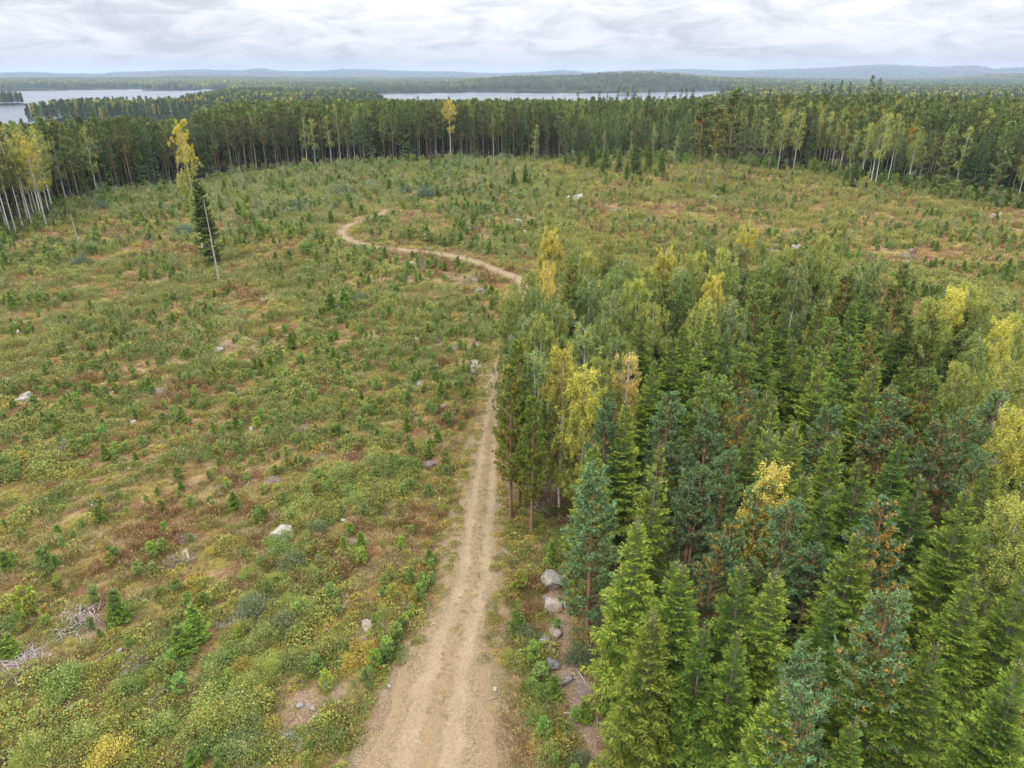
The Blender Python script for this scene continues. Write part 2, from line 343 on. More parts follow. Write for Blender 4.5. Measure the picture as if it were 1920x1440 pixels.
class Tubes:
    def __init__(s): s.V, s.F, s.n = [], [], 0
    def add(s, pts, rad, k=5):
        pts = np.asarray(pts, float); m = len(pts); T = unit(np.gradient(pts, axis=0)); ref = np.where(np.abs(T[:, 2:3]) < .9, [[0, 0, 1.]], [[1., 0, 0]])
        A = unit(np.cross(T, ref)); B = np.cross(T, A); a = np.arange(k)*2*math.pi/k
        ring = pts[:, None]+(A[:, None]*np.cos(a)[None, :, None]+B[:, None]*np.sin(a)[None, :, None])*np.asarray(rad)[:, None, None]
        s.V.append(ring.reshape(-1, 3)); i = np.arange(m-1)[:, None]*k; j = np.arange(k)[None]; j2 = (j+1) % k
        s.F.append((s.n+np.stack([i+j, i+j2, i+k+j2, i+k+j], -1)).reshape(-1, 4)); s.n += m*k
        return s
    def mesh(s, name, mat, smooth=True): return make_mesh(name, np.vstack(s.V), np.vstack(s.F), [mat], smooth=smooth)
def jit(rng, c, n, a=.2): return np.clip(np.asarray(c)*(1+rng.normal(0, a, (n, 1)))*(1+rng.normal(0, a*.35, (n, 3))), .004, .95)
def lerp(a, b, t): return np.asarray(a)+(np.asarray(b)-np.asarray(a))*t

# ------------------------------------------------------------------ tree growers: each returns (trunk mesh, crown mesh, height)
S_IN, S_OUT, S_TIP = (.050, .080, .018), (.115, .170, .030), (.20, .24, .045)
def grow_spruce(seed, h=12, Rm=1.9, start=.03, step=.34, dens=1., blade=1., droop=.35, cin=S_IN, cout=S_OUT, ctip=S_TIP, tipw=.5, sparse=0., power=.8):
    rng = np.random.default_rng(seed); L = Leaves(); T = Tubes()
    zz = np.linspace(0, h, 9); lean = rng.normal(0, .006, 2)*h
    T.add(np.stack([lean[0]*(zz/h)**2, lean[1]*(zz/h)**2, zz], 1), .010*h*(1-zz/h)**.85+.012, 7)
    z = start*h
    while z < h*.99:
        t = (z-start*h)/(h-start*h); Lb0 = Rm*(1-t)**power*(.55+.45*min(1, t*6+.4))+.10
        nb = max(3, int((6+2*(t < .7))*dens**.5))
        for b in range(nb):
            if rng.random() < sparse*.4: continue
            az = rng.uniform(0, 6.283); Lb = Lb0*rng.uniform(.68, 1.12); zb = z+rng.uniform(0, step)
            a = lerp(-droop, .75, t**1.3)+rng.normal(0, .08); up = lerp(.28, .05, t)
            s = np.linspace(0, 1, 5); hor = np.array([math.cos(az), math.sin(az), 0])
            cx = lean*(zb/h)**2
            pts = np.stack([cx[0]+hor[0]*Lb*s, cx[1]+hor[1]*Lb*s, zb+Lb*(a*s+up*s*s)], 1)
            T.add(pts[[0, 2, 4]], np.array([.012, .008, .003])*(.6+Lb*.5), 3)
            n = max(4, int(Lb*(22 if blade < 1.5 else 17)*dens)); sv = rng.uniform(.08, 1., n)**.85
            P = np.stack([cx[0]+hor[0]*Lb*sv, cx[1]+hor[1]*Lb*sv, zb+Lb*(a*sv+up*sv*sv)], 1)
            side = rng.choice([-1, 1], n); ang = rng.uniform(.5, 1.15, n)
            tl = (.12+.42*(1-sv))*min(Lb, 1.3)*rng.uniform(.6, 1.2, n)*blade**.5+.06
            perp = np.array([-hor[1], hor[0], 0])
            D = unit(hor[None]*np.cos(ang)[:, None]+perp[None]*(np.sin(ang)*side)[:, None]+np.stack([0*sv, 0*sv, a+2*up*sv-.18-.55*rng.random(n)*(1-t)], 1))
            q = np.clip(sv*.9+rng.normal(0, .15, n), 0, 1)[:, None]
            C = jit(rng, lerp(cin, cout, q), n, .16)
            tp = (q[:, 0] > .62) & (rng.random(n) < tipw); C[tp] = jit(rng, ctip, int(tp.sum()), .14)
            side_v = unit(np.cross(D, np.array([0, 0, 1.]))+rng.normal(0, .35, (n, 3)))
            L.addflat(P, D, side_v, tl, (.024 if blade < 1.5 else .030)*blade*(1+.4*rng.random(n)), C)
            # needles hanging and side shoots on each twig
            for f in (.35, .65, .9):
                P2 = P+D*tl[:, None]*f*.9; D2 = unit(D+.8*rng.choice([-1, 1], (n, 1))*side_v+[0, 0, -.25]); l2 = tl*(.55-.3*f)+.06*blade
                L.add(P2, D2, l2, (.017 if blade < 1.5 else .022)*blade, C*rng.uniform(.85, 1.2, (n, 1)), rng)
            # shoot tip
            L.add(pts[-1:]-hor*.12*blade, unit(pts[-1]-pts[-2])[None], .26*blade, .035*blade, jit(rng, ctip if rng.random() < tipw else cout, 1, .1), rng)
        z += step*rng.uniform(.75, 1.2)*(1-.35*t)
    T.add([[lean[0], lean[1], h*.95], [lean[0], lean[1], h*1.045]], [.02*blade**.5, .008], 4)
    if blade < 1.5:
        for zq in (h*.965, h*.985, h*1.0, h*1.012):
            a0 = rng.uniform(0, 6.28)
            for b in range(5):
                aa = a0+b*1.257; T.add([[lean[0], lean[1], zq], [lean[0]+math.cos(aa)*.26, lean[1]+math.sin(aa)*.26, zq+.24]], [.012, .006], 3)
    n = int(26*dens); zt = rng.uniform(.93, 1.04, n)*h; a = rng.uniform(0, 6.283, n)
    L.add(np.stack([lean[0]+0*zt, lean[1]+0*zt, zt], 1), np.stack([np.cos(a), np.sin(a), .9+0*a], 1), np.maximum(h-zt, 0)*.35+.12*blade, .02*blade, jit(rng, lerp(ctip, (.2, .17, .07), .45), n, .15), rng)
    return T, L, h, 'bark_spruce', 'needle'
P_OUT, P_IN, P_OLD = (.10, .17, .085), (.06, .09, .04), (.33, .215, .065)
def grow_pine(seed, h=11, Rm=1.5, start=.06, step=.42, dens=1., needle=.15, cin=P_IN, cout=P_OUT, old=.25, brown=.1, power=.62, upang=.75, bark='bark_young_pine', trad=.011, flat=0., deadb=0):
    rng = np.random.default_rng(seed); L = Leaves(); T = Tubes()
    zz = np.linspace(0, h*.98, 10); lean = rng.normal(0, .010, 2)*h
    cxf = lambda z: lean*(np.clip(z/h, 0, 1))**2
    T.add(np.stack([lean[0]*(zz/h)**2, lean[1]*(zz/h)**2, zz], 1), trad*h*(1-zz/h)**.75+.012, 7)
    z = start*h; TP, TD, TT = [], [], []
    while z < h*.985:
        t = (z-start*h)/(h-start*h); prof_ = (1-t)**power*min(1., .45+t*2.2); Lb0 = Rm*prof_+.12
        nb = int(rng.integers(4, 7)*dens**.3)
        for b in range(max(3, nb)):
            az = rng.uniform(0, 6.283); Lb = Lb0*rng.uniform(.65, 1.15); zb = z+rng.uniform(-.08, .12); hor = np.array([math.cos(az), math.sin(az), 0])
            a = lerp(upang*.15, upang*1.6, t)*(1-flat)+rng.normal(0, .12); up = .28
            s = np.linspace(0, 1, 4); c0 = cxf(zb); pts = np.stack([c0[0]+hor[0]*Lb*s, c0[1]+hor[1]*Lb*s, zb+Lb*(a*s+up*s*s)], 1)
            T.add(pts, np.array([.02, .014, .009, .004])*(.4+Lb*.5), 3)
            n = max(3, int(Lb*6.5*dens)); sv = rng.uniform(.22, 1., n)**.7; perp = np.array([-hor[1], hor[0], 0])
            P0 = np.stack([c0[0]+hor[0]*Lb*sv, c0[1]+hor[1]*Lb*sv, zb+Lb*(a*sv+up*sv*sv)], 1)
            off = perp[None]*(rng.choice([-1, 1], n)*(.10+.34*Lb*(1.1-sv)*rng.random(n)))[:, None]+hor[None]*(.12*rng.random(n))[:, None]+np.stack([0*sv, 0*sv, .05+.22*rng.random(n)*Lb*.5], 1)
            P1 = P0+off
            TP += [P1, P0+off*.45, pts[-1:]]; TD += [unit(off+hor*.35+[0, 0, .55]), unit(off+hor*.3+[0, 0, .3]), unit(hor*.6+[0, 0, .8])[None]]
            TT += [sv, sv*.45, np.ones(1)]
        z += step*rng.uniform(.7, 1.25)*(1-.2*t)
    P, D, s = np.vstack(TP), np.vstack(TD), np.concatenate(TT); n = len(P)
    zrel = (P[:, 2]-start*h)/(h-start*h)
    patch = fbm(P[:, 0]*1.3+seed, P[:, 2]*1.1+P[:, 1]*.8, seed, 2)
    isold = (rng.random(n) < old*np.clip(1.5-1.3*s, .1, 1.4)*np.clip(patch*2.6-.65, .0, 1.8))
    isbr = (~isold) & (rng.random(n) < brown*np.clip(1.6-1.5*zrel, 0, 1.5))
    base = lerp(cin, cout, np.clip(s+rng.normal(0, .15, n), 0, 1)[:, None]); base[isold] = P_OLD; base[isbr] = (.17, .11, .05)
    base = jit(rng, base, n, .15)
    for k in range(9):                       # a brush of needles round every shoot
        dd = unit(D*rng.uniform(.15, 1., (n, 1))+rng.normal(0, .62, (n, 3)))
        L.add(P-D*rng.uniform(-.02, .10, (n, 1)), dd, needle*rng.uniform(.75, 1.3, n), needle*.19, base*rng.uniform(.8, 1.25, (n, 1)), rng)
    for k in range(deadb):                   # dead branch stubs low on the trunk
        zb = rng.uniform(.12, start)*h; az = rng.uniform(0, 6.283); l = rng.uniform(.3, 1.1)
        T.add([[0, 0, zb], [math.cos(az)*l, math.sin(az)*l, zb-.1*l]], [.02, .006], 3)
    return T, L, h, bark, 'needle'
B_GREEN, B_YG, B_YEL, B_OR = (.18, .235, .048), (.30, .32, .06), (.46, .40, .07), (.47, .34, .10)
def grow_birch(seed, h=14, Rm=1.5, start=.13, nleaf=36000, leaf=.10, low=B_GREEN, top=B_GREEN, mixp=.1, mixc_=B_YEL, trad=.0068, bark='bark_birch', limb=70, power=1.0, tufts=330, grad=(.5, 1.)):
    rng = np.random.default_rng(seed); L = Leaves(); T = Tubes()
    zz = np.linspace(0, h*.97, 10); lean = rng.normal(0, .014, 2)*h; wob = rng.normal(0, .05, (10, 2)); wob[0] = 0
    T.add(np.stack([lean[0]*(zz/h)**2+wob[:, 0], lean[1]*(zz/h)**2+wob[:, 1], zz], 1), trad*h*(1-zz/h)**.7+.010, 7)
    ts = np.sort(rng.uniform(start, .97, limb)); cen, cdir = [], []
    for t in ts:
        q = (t-start)/(1-start); Lb = Rm*(math.sin(math.pi*min(1, (q*.86+.12)**.75))**.75)*power*rng.uniform(.65, 1.15)+.2
        az = rng.uniform(0, 6.283); el = rng.uniform(.7, 1.25); hor = np.array([math.cos(az), math.sin(az), 0]); s = np.linspace(0, 1, 4)
        c0 = lean*t*t; pts = np.stack([c0[0]+hor[0]*Lb*s, c0[1]+hor[1]*Lb*s, t*h-.1+Lb*(el*s*1.1-.35*s*s*s)], 1); pts[:, 2] = np.minimum(pts[:, 2], h*1.01)
        T.add(pts, np.array([.018, .012, .008, .003])*(.5+.4*Lb), 3)
        m = max(2, int(tufts/limb*rng.uniform(.6, 1.4)*(.5+Lb/Rm)))
        sv = rng.uniform(.25, 1.05, m)
        P = np.stack([np.interp(sv, s, pts[:, i]) for i in range(3)], 1)+rng.normal(0, .13*Rm, (m, 3))
        cen.append(P)
    cen = np.vstack(cen); m = len(cen); per = max(6, int(nleaf/m)); n = m*per
    hang = rng.uniform(.25, .75, m)*min(1, h/14)
    u = rng.random((m, per)); sw = unit(rng.normal(0, 1, (m, 3))*[1, 1, .3])
    P = cen[:, None]+np.stack([0*u, 0*u, .2-hang[:, None]*u*1.5], -1)+sw[:, None]*(hang[:, None]*u*.55)[..., None]+rng.normal(0, .07, (m, per, 3))*(.7+leaf*3)
    P = P.reshape(-1, 3); zr = np.clip((P[:, 2]/h-start)/(1-start), 0, 1)
    cmixm = np.repeat((rng.random(m) < mixp), per); g = np.clip((zr-grad[0])/(grad[1]-grad[0])+rng.normal(0, .18, n), 0, 1)[:, None]
    C = lerp(low, top, g); C[cmixm & (rng.random(n) < .8)] = mixc_
    C = jit(rng, C, n, .2)
    L.add(P, unit(rng.normal(0, 1, (n, 3))+[0, 0, -.5]), leaf*rng.uniform(.7, 1.3, n), leaf*.36, C, rng)
    return T, L, h, bark, 'leaf'
def parts_of(g):
    T, L, h, b, l = g; return T.mesh('trunk', M[b]), L.mesh('crown', M[l]), h
def merged(name, g):
    T, L, h, b, l = g; V1 = np.vstack(T.V) if T.V else np.zeros((0, 3)); F1 = np.vstack(T.F) if T.F else np.zeros((0, 4), int); V2 = np.vstack(L.V)
    F2 = np.arange(len(V2)).reshape(-1, 4)+len(V1); C = np.vstack([np.full((len(V1), 3), .2), np.vstack(L.C)])
    return make_mesh(name, np.vstack([V1, V2]), np.vstack([F1, F2]), [M[b], M[l]], C, mi=np.r_[np.zeros(len(F1)), np.ones(len(F2))]), h

# ------------------------------------------------------------------ the ground, one sheet out to the hills
BANK = polyw([(1035, 1090), (1048, 1160), (1062, 1240), (1080, 1320), (1110, 1440), (1130, 1540)])
BARE2 = [(700, 1175, 1.3), (620, 1290, 1.2), (660, 1020, 1.2), (770, 520, 3.), (875, 520, 3.), (890, 640, 2.), (840, 640, 2), (560, 1330, 1.5), (1365, 480, 4), (1700, 480, 6), (1640, 470, 5), (1880, 410, 6), (1280, 400, 6), (960, 420, 5), (300, 520, 4), (1230, 340, 6), (440, 640, 3), (30, 1240, 1.6), (170, 1180, 1.4), (1500, 350, 7)]
BARE2 = [(*flat_at(a, b), c) for a, b, c in BARE2]
def bare(x, y):
    v = 1-sst(seg_dist(BANK, x, y)+1.2*(fbm(x/.9, y/.9, 88)-.5), .3, 1.15)
    for a, b, c in BARE2: v = np.maximum(v, .85*np.exp(-(((x-a)**2+(y-b)**2)/(c*c))**1.5)*(fbm(x/.8, y/.8, 89) > .42))
    return v
def build_ground():
    a1 = np.linspace(R(-50), R(50), 1200); a2 = np.linspace(R(50), R(310), 80)[1:-1]; az = np.r_[a1, a2]
    r = np.unique(np.r_[np.geomspace(1.0, 20, 14), np.geomspace(20, 330, 300), np.geomspace(330, 3000, 150), np.geomspace(3000, 16000, 120)])
    A, Rr = np.meshgrid(az, r); X, Y = Rr*np.sin(A), Rr*np.cos(A); Z = terrain(X, Y)
    na, nr = len(az), len(r); i = np.arange(nr-1)[:, None]*na; j = np.arange(na)[None]; j2 = (j+1) % na
    F = np.stack([i+j, i+na+j, i+na+j2, i+j2], -1).reshape(-1, 4)[:, ::-1]
    V = np.stack([X, Y, Z], -1).reshape(-1, 3); V = np.vstack([V, [[0, 0, Z[0].mean()]]])
    x, y = V[:, 0], V[:, 1]; rd = road_dist(x, y)
    C = np.zeros((len(V), 3)); near = np.hypot(x, y) < 420
    C[:, 0] = (1-sst(rd+1.6*(fbm(x/1.3, y/1.3, 61)-.5), .1, 1.3))*near
    turn = np.exp(-(((x-.3)/2.3)**2+((y-25)/6)**2)**2); C[:, 0] = np.maximum(C[:, 0], turn*.45)
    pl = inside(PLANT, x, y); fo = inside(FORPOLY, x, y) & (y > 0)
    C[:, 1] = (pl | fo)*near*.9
    C[:, 2] = sst(np.hypot(x, y), 380, 480)
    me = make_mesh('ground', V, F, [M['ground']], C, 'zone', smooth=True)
    B = np.zeros(len(V), np.float32); m = np.hypot(x, y) < 130; B[m] = bare(x[m], y[m]); a_ = me.attributes.new('bare', 'FLOAT', 'POINT'); a_.data.foreach_set('value', B)
    # fill the tiny hole under the camera
    o = link('ground', me); o['kind'] = 'structure'; o['label'] = 'cleared mossy ground running out to wooded hills'
    return o
build_ground()
def build_road():
    rng = np.random.default_rng(4); P = ROAD; d = np.r_[0, np.cumsum(np.hypot(*np.diff(P[:, :2], axis=0).T))]
    s = np.arange(0, d[-1], .3); cx, cy, w = [np.interp(s, d, P[:, i]) for i in range(3)]
    T = unit(np.stack([np.gradient(cx), np.gradient(cy)], 1)); Nn = np.stack([T[:, 1], -T[:, 0]], 1)
    u = np.linspace(-1, 1, 17); el = .7*(fbm(s/1.1, s*0, 71)-.5)+.9*(fbm(s/5, s*0, 72)-.5); er = .7*(fbm(s/1.1, s*0, 73)-.5)+.9*(fbm(s/5, s*0, 74)-.5)
    W = w[:, None]*.5*np.abs(u)[None]+np.where(u < 0, el[:, None], er[:, None])*(np.abs(u)**3)[None]
    W = W*np.sign(u)[None]; X = cx[:, None]+Nn[:, :1]*W; Y = cy[:, None]+Nn[:, 1:]*W
    Z = terrain(X, Y)+.035+.05*(1-u**2)[None]-.08*np.exp(-((np.abs(u)-.33)/.13)**2)[None]+.02*(fbm(X/.5, Y/.5, 75)-.5)
    Z[:, 0] -= .06; Z[:, -1] -= .06
    n, k = X.shape; i = np.arange(n-1)[:, None]*k; j = np.arange(k-1)[None]
    F = np.stack([i+j, i+j+1, i+k+j+1, i+k+j], -1).reshape(-1, 4)
    C = np.zeros((n*k, 3)); C[:, 0] = np.tile(np.abs(u), n)
    o = link('road', make_mesh('road', np.stack([X, Y, Z], -1).reshape(-1, 3), F, [M['road']], C, 'across', smooth=True)); o['kind'] = 'structure'
    o['label'] = 'sandy gravel forest road winding through the clearing'
build_road()
def build_water():
    a = np.linspace(0, 2*math.pi, 73)[:-1]; V = []; 
    for r in (450, 15500): V += [(r*math.sin(q), r*math.cos(q), LAKE) for q in a]
    F = [(i, (i+1) % 72, 72+(i+1) % 72, 72+i) for i in range(72)]
    o = link('lake', make_mesh('lake', V, np.array(F)[:, ::-1], [M['water']])); o['kind'] = 'structure'; o['label'] = 'pale grey lake between wooded shores'
build_water()

# ------------------------------------------------------------------ tree kinds
BRIGHT = dict(cin=(.062, .095, .018), cout=(.15, .205, .035), ctip=(.25, .28, .06), tipw=.6)
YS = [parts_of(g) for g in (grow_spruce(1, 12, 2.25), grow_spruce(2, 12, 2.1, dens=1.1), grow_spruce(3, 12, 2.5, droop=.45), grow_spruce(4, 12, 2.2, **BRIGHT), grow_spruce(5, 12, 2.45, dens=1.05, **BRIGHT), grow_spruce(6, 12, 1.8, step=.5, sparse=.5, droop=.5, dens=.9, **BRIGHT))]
TEAL = dict(cout=(.14, .215, .098), cin=(.085, .115, .048))
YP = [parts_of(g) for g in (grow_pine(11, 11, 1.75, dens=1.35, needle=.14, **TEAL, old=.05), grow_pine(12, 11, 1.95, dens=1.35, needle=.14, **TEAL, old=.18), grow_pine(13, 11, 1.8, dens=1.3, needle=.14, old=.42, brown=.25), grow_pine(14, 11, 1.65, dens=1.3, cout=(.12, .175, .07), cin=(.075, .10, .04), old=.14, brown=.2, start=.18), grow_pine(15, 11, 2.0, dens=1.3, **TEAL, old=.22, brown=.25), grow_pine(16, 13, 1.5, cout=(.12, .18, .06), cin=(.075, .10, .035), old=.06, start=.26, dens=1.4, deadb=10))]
YB = [parts_of(g) for g in (grow_birch(21, 14, 1.9), grow_birch(22, 14, 2.0, low=B_GREEN, top=B_YG, mixp=.05), grow_birch(23, 14, 1.8, low=(.30, .33, .06), top=(.48, .44, .07), mixp=.12, grad=(.35, 1)),
      grow_birch(24, 14, 1.7, low=(.17, .21, .045), top=(.52, .43, .06), grad=(.5, .92)), grow_birch(25, 13, 1.5, low=(.36, .26, .07), top=B_OR, mixp=.2, nleaf=18000), grow_birch(26, 14, 1.4, low=B_YEL, top=(.46, .36, .07), nleaf=18000),
      grow_birch(27, 14, 1.8, low=(.15, .21, .065), top=(.21, .26, .08)))]
DK = dict(cin=(.048, .074, .024), cout=(.108, .158, .044), ctip=(.15, .20, .05))
MS = [parts_of(g) for g in (grow_spruce(31, 23, 2.5, start=.18, step=.75, dens=.36, blade=3.2, **DK), grow_spruce(32, 23, 2.1, start=.35, step=.75, dens=.36, blade=3.2, **DK), grow_spruce(33, 23, 2.7, start=.06, step=.8, dens=.36, blade=3.4, droop=.5, cin=(.045, .07, .02), cout=(.09, .13, .03), ctip=(.13, .17, .035)))]
MPK = dict(bark='bark_pine', trad=.0065, needle=.42, step=.75, dens=.55, brown=.16, old=.06)
MP = [parts_of(g) for g in (grow_pine(41, 23, 2.7, .43, cout=(.175, .235, .07), cin=(.12, .14, .05), deadb=14, **MPK), grow_pine(42, 23, 2.5, .52, cout=(.175, .195, .062), cin=(.11, .115, .045), deadb=14, **MPK), grow_pine(43, 23, 2.8, .35, cout=(.16, .225, .08), cin=(.11, .135, .05), deadb=10, **MPK), grow_pine(44, 17, 2.3, .2, cout=(.175, .24, .08), cin=(.11, .135, .05), **MPK))]
MBK = dict(leaf=.24, nleaf=4200, limb=40, tufts=170, trad=.0062)
MB = [parts_of(g) for g in (grow_birch(51, 22, 2.4, .36, low=(.16, .20, .04), top=(.20, .24, .045), **MBK), grow_birch(52, 22, 2.5, .40, low=(.19, .22, .045), top=(.36, .33, .06), **MBK), grow_birch(53, 22, 2.4, .45, low=(.42, .36, .06), top=(.50, .40, .06), **MBK), grow_birch(54, 22, 2.4, .36, low=(.24, .27, .05), top=(.28, .30, .05), **MBK), grow_birch(55, 10, 1.3, .12, low=(.13, .16, .03), top=(.17, .19, .03), leaf=.22, nleaf=1400, limb=30, tufts=110))]
SPB = [merged('pine_sapling', grow_pine(61+k, 1.5, .44, .10, step=.24, dens=1.7, needle=.13, old=o_, brown=.05, cout=(.20, .29, .085), cin=(.14, .19, .06), trad=.009)) for k, o_ in enumerate((.05, .3, .15))]
SSB = [merged('spruce_sapling', grow_spruce(71+k, 2.0, .62, .02, step=.17, dens=1.6, blade=.9, cin=(.09, .135, .03), cout=(.16, .23, .045), ctip=(.22, .29, .06), droop=.2)) for k in range(3)]
SBB = [merged('birch_sapling', grow_birch(81+k, 2.2, .42, .05, nleaf=700, leaf=.075, low=a, top=b, limb=22, tufts=60, trad=.004, bark='bark_spruce')) for k, (a, b) in enumerate((((.15, .21, .05), (.19, .25, .07)), ((.20, .24, .04), (.28, .30, .045)), ((.34, .29, .05), (.42, .34, .06)), ((.18, .22, .11), (.22, .26, .13))))]

THINGS = []          # (object, describing words, picture x, picture y, landmark name or None)
def note(o, cat, desc, group, x, y, z, lm=None):
    o['category'] = cat
    if group: o['group'] = group
    a, b, d = proj(x, y, z); THINGS.append([o, desc, a, b, lm])
def put_tree(name, cat, desc, group, src, x, y, z, h, rz, lm=None, tint=None, wide=1.):
    tr, cr, h0 = src; s = h/h0
    r = bpy.data.objects.new(name, None); SC.collection.objects.link(r); r.location = (x, y, z-.05); r.rotation_euler = (0, 0, rz); r.scale = (s*wide, s*wide, s); r.empty_display_size = .3
    t = link('trunk', tr, r); c = link('crown', cr, r)
    if tint: c.color = (*tint, 1)
    note(r, cat, desc, group, x, y, z+h*.8, lm); return r

# ------------------------------------------------------------------ the young plantation right of the road (tops read off the photo)
rnd = random.Random(7)
# kind+variant, x, y of the top in the photo, height, landmark name
TOPS = [('B1', 956, 545, 13.5), ('B0', 1002, 528, 13.6), ('B1', 1012, 595, 13), ('B0', 1045, 560, 13), ('B6', 985, 590, 12.8), ('B0', 1085, 455, 13.8), ('B6', 1110, 520, 13.5), ('B1', 1195, 520, 13.4), ('B0', 1150, 500, 13.4), ('B1', 1290, 480, 13.5), ('B6', 1270, 500, 13.2), ('B1', 1365, 465, 13.8), ('B0', 1440, 480, 13.6), ('B1', 1465, 465, 13.6), ('B6', 1500, 495, 13.3), ('B1', 1560, 470, 13.4), ('B6', 1610, 505, 13), ('B0', 1130, 590, 12.8), ('B1', 1230, 570, 12.6), ('B6', 1380, 560, 12.8), ('B1', 1320, 560, 12.8), ('B1', 1760, 560, 13), ('B0', 1850, 620, 12.8), ('B1', 1900, 680, 12.8), ('B3', 1035, 425, 15, 'golden-topped birch by the road bend'), ('B5', 1033, 482, 13), ('B1', 985, 508, 14, 'tall green birch by the road'), ('B0', 1020, 560, 13), ('P5', 974, 640, 13.8, 'tall bare-trunked pine by the road'), ('P5', 957, 690, 12.3), ('P5', 1000, 745, 11),
 ('B6', 1003, 655, 13), ('B2', 1058, 650, 13.4, 'yellow birch with a white trunk'), ('B2', 1098, 690, 12.4), ('B6', 1102, 607, 12.5), ('B4', 1180, 652, 12, 'orange-leaved birch'), ('B0', 1153, 620, 12), ('B1', 1133, 670, 11.5),
 ('B1', 1132, 445, 14.5), ('B1', 1108, 470, 13.5), ('B6', 1147, 552, 12.5), ('B0', 1172, 480, 13.5), ('B1', 1213, 500, 13.2), ('P0', 1245, 530, 12.5), ('B3', 1250, 458, 13.4, 'slim birch with a yellow tip'), ('S1', 1080, 535, 12.5), ('P3', 1200, 540, 12), ('P3', 1075, 500, 12.5),
 ('B5', 1057, 585, 11.5), ('S3', 1175, 757, 11.5), ('P0', 1140, 752, 11.5), ('P0', 1257, 735, 11.5), ('S0', 1223, 680, 11.5), ('S0', 1263, 640, 12), ('S5', 1232, 838, 12.5, 'thin drooping spruce with a bare tip'), ('S3', 1113, 835, 10.2), ('P0', 1117, 878, 11.7, 'blue-green pine over the boulders'), ('P1', 1305, 880, 11),
 ('B6', 1385, 455, 12.8), ('B3', 1404, 420, 14.5, 'tall birch with a bright yellow top'), ('B3', 1343, 508, 13.2, 'yellow-crowned birch leaning over dark spruces'), ('B0', 1335, 440, 13.6), ('B1', 1310, 470, 13.2), ('P0', 1290, 520, 12.5), ('B1', 1540, 440, 14), ('B0', 1528, 470, 13), ('P0', 1492, 470, 13), ('P1', 1470, 500, 12.5), ('P0', 1425, 530, 13, 'broad blue-green pine'),
 ('P3', 1590, 515, 12.5), ('B6', 1640, 488, 12.8), ('P0', 1695, 495, 12.6), ('S1', 1627, 537, 12.5), ('S0', 1657, 570, 12), ('S1', 1707, 580, 12), ('S1', 1813, 583, 11.5), ('B2', 1793, 540, 13.2), ('B1', 1828, 532, 13.4), ('B2', 1885, 600, 13.4, 'wide yellowing birch at the forest rim'), ('B1', 1925, 590, 13), ('P3', 1750, 590, 11.5),
 ('S3', 1540, 567, 12.2), ('S0', 1600, 572, 12), ('S0', 1437, 613, 12), ('S1', 1363, 623, 11.8), ('S4', 1310, 647, 12), ('P0', 1400, 647, 11.8), ('S0', 1487, 640, 12), ('S0', 1517, 658, 12), ('S3', 1547, 657, 11.6), ('P0', 1573, 715, 11), ('S3', 1640, 687, 12.5, 'bright-tipped spruce mid plantation'), ('S0', 1703, 673, 11.8), ('B1', 1810, 680, 11.8), ('P4', 1680, 740, 11.8), ('P4', 1773, 797, 11.8),
 ('P4', 1813, 773, 11.5), ('P0', 1873, 740, 11.5), ('S3', 1330, 707, 11.6), ('P0', 1317, 730, 11.3), ('P1', 1360, 712, 11.4), ('P2', 1393, 732, 11.6, 'orange-needled pine'), ('P0', 1333, 765, 11.4), ('S5', 1447, 760, 11.5), ('S3', 1490, 805, 11.6), ('S3', 1567, 817, 11.4), ('P0', 1313, 880, 11.2), ('B5', 1455, 850, 12, 'pale gold birch among the pines'), ('P1', 1430, 900, 10.6), ('B2', 1905, 765, 13, 'yellow-green birch on the outer flank'), ('S4', 1510, 897, 11),
 ('S4', 1535, 690, 12.3), ('S3', 1860, 870, 11.6), ('P1', 1480, 940, 11.6, 'pale blue-green pine with brown sides'), ('S0', 1393, 1072, 11.5), ('S3', 1453, 1078, 11.6), ('P0', 1527, 1025, 9.5), ('P2', 1667, 955, 12.4, 'big pine with an orange heart'), ('S4', 1607, 1010, 11.5), ('S4', 1813, 930, 12.6, 'big yellow-green spruce'), ('P1', 1675, 1105, 12.6, 'largest blue-green pine'), ('P0', 1517, 1222, 10.5), ('P1', 1512, 1285, 10.8),
 ('S4', 1467, 1298, 10.2, 'bright spruce at the lower edge'), ('S0', 1753, 1215, 11), ('S0', 1913, 1253, 11), ('S1', 1890, 1330, 9.5), ('S0', 1280, 1072, 11.5), ('S1', 1550, 930, 11.5), ('S0', 1600, 1360, 8), ('S3', 1193, 980, 11.6, 'full green spruce beside the roadside boulders'), ('S3', 1223, 1160, 10.6), ('S0', 1268, 1065, 11.2), ('S1', 1735, 905, 11), ('P3', 1372, 980, 10.5), ('B1', 1915, 930, 12.5), ('B0', 1880, 960, 11.8),
 ('S0', 1620, 870, 11.4), ('S1', 1690, 830, 11), ('P1', 1365, 845, 10.8), ('S0', 1410, 800, 11.4), ('S3', 1285, 610, 12), ('S0', 1200, 600, 12.2), ('S3', 1330, 590, 12.2), ('S0', 1475, 570, 12.2), ('P1', 1745, 690, 11.5), ('S0', 1600, 640, 12), ('P2', 1340, 1000, 10.8), ('S1', 1560, 1120, 10.6), ('S0', 1640, 1230, 9.5), ('S0', 1380, 1200, 10.5), ('S1', 1320, 1180, 10.2), ('P1', 1560, 760, 11), ('S1', 1780, 640, 11.6), ('B1', 1860, 560, 13), ('P0', 1840, 850, 10.8), ('S0', 1930, 1080, 10.8), ('S0', 1820, 1080, 10.4), ('P4', 1640, 620, 12), ('P0', 1560, 600, 12), ('S1', 1230, 560, 12)]
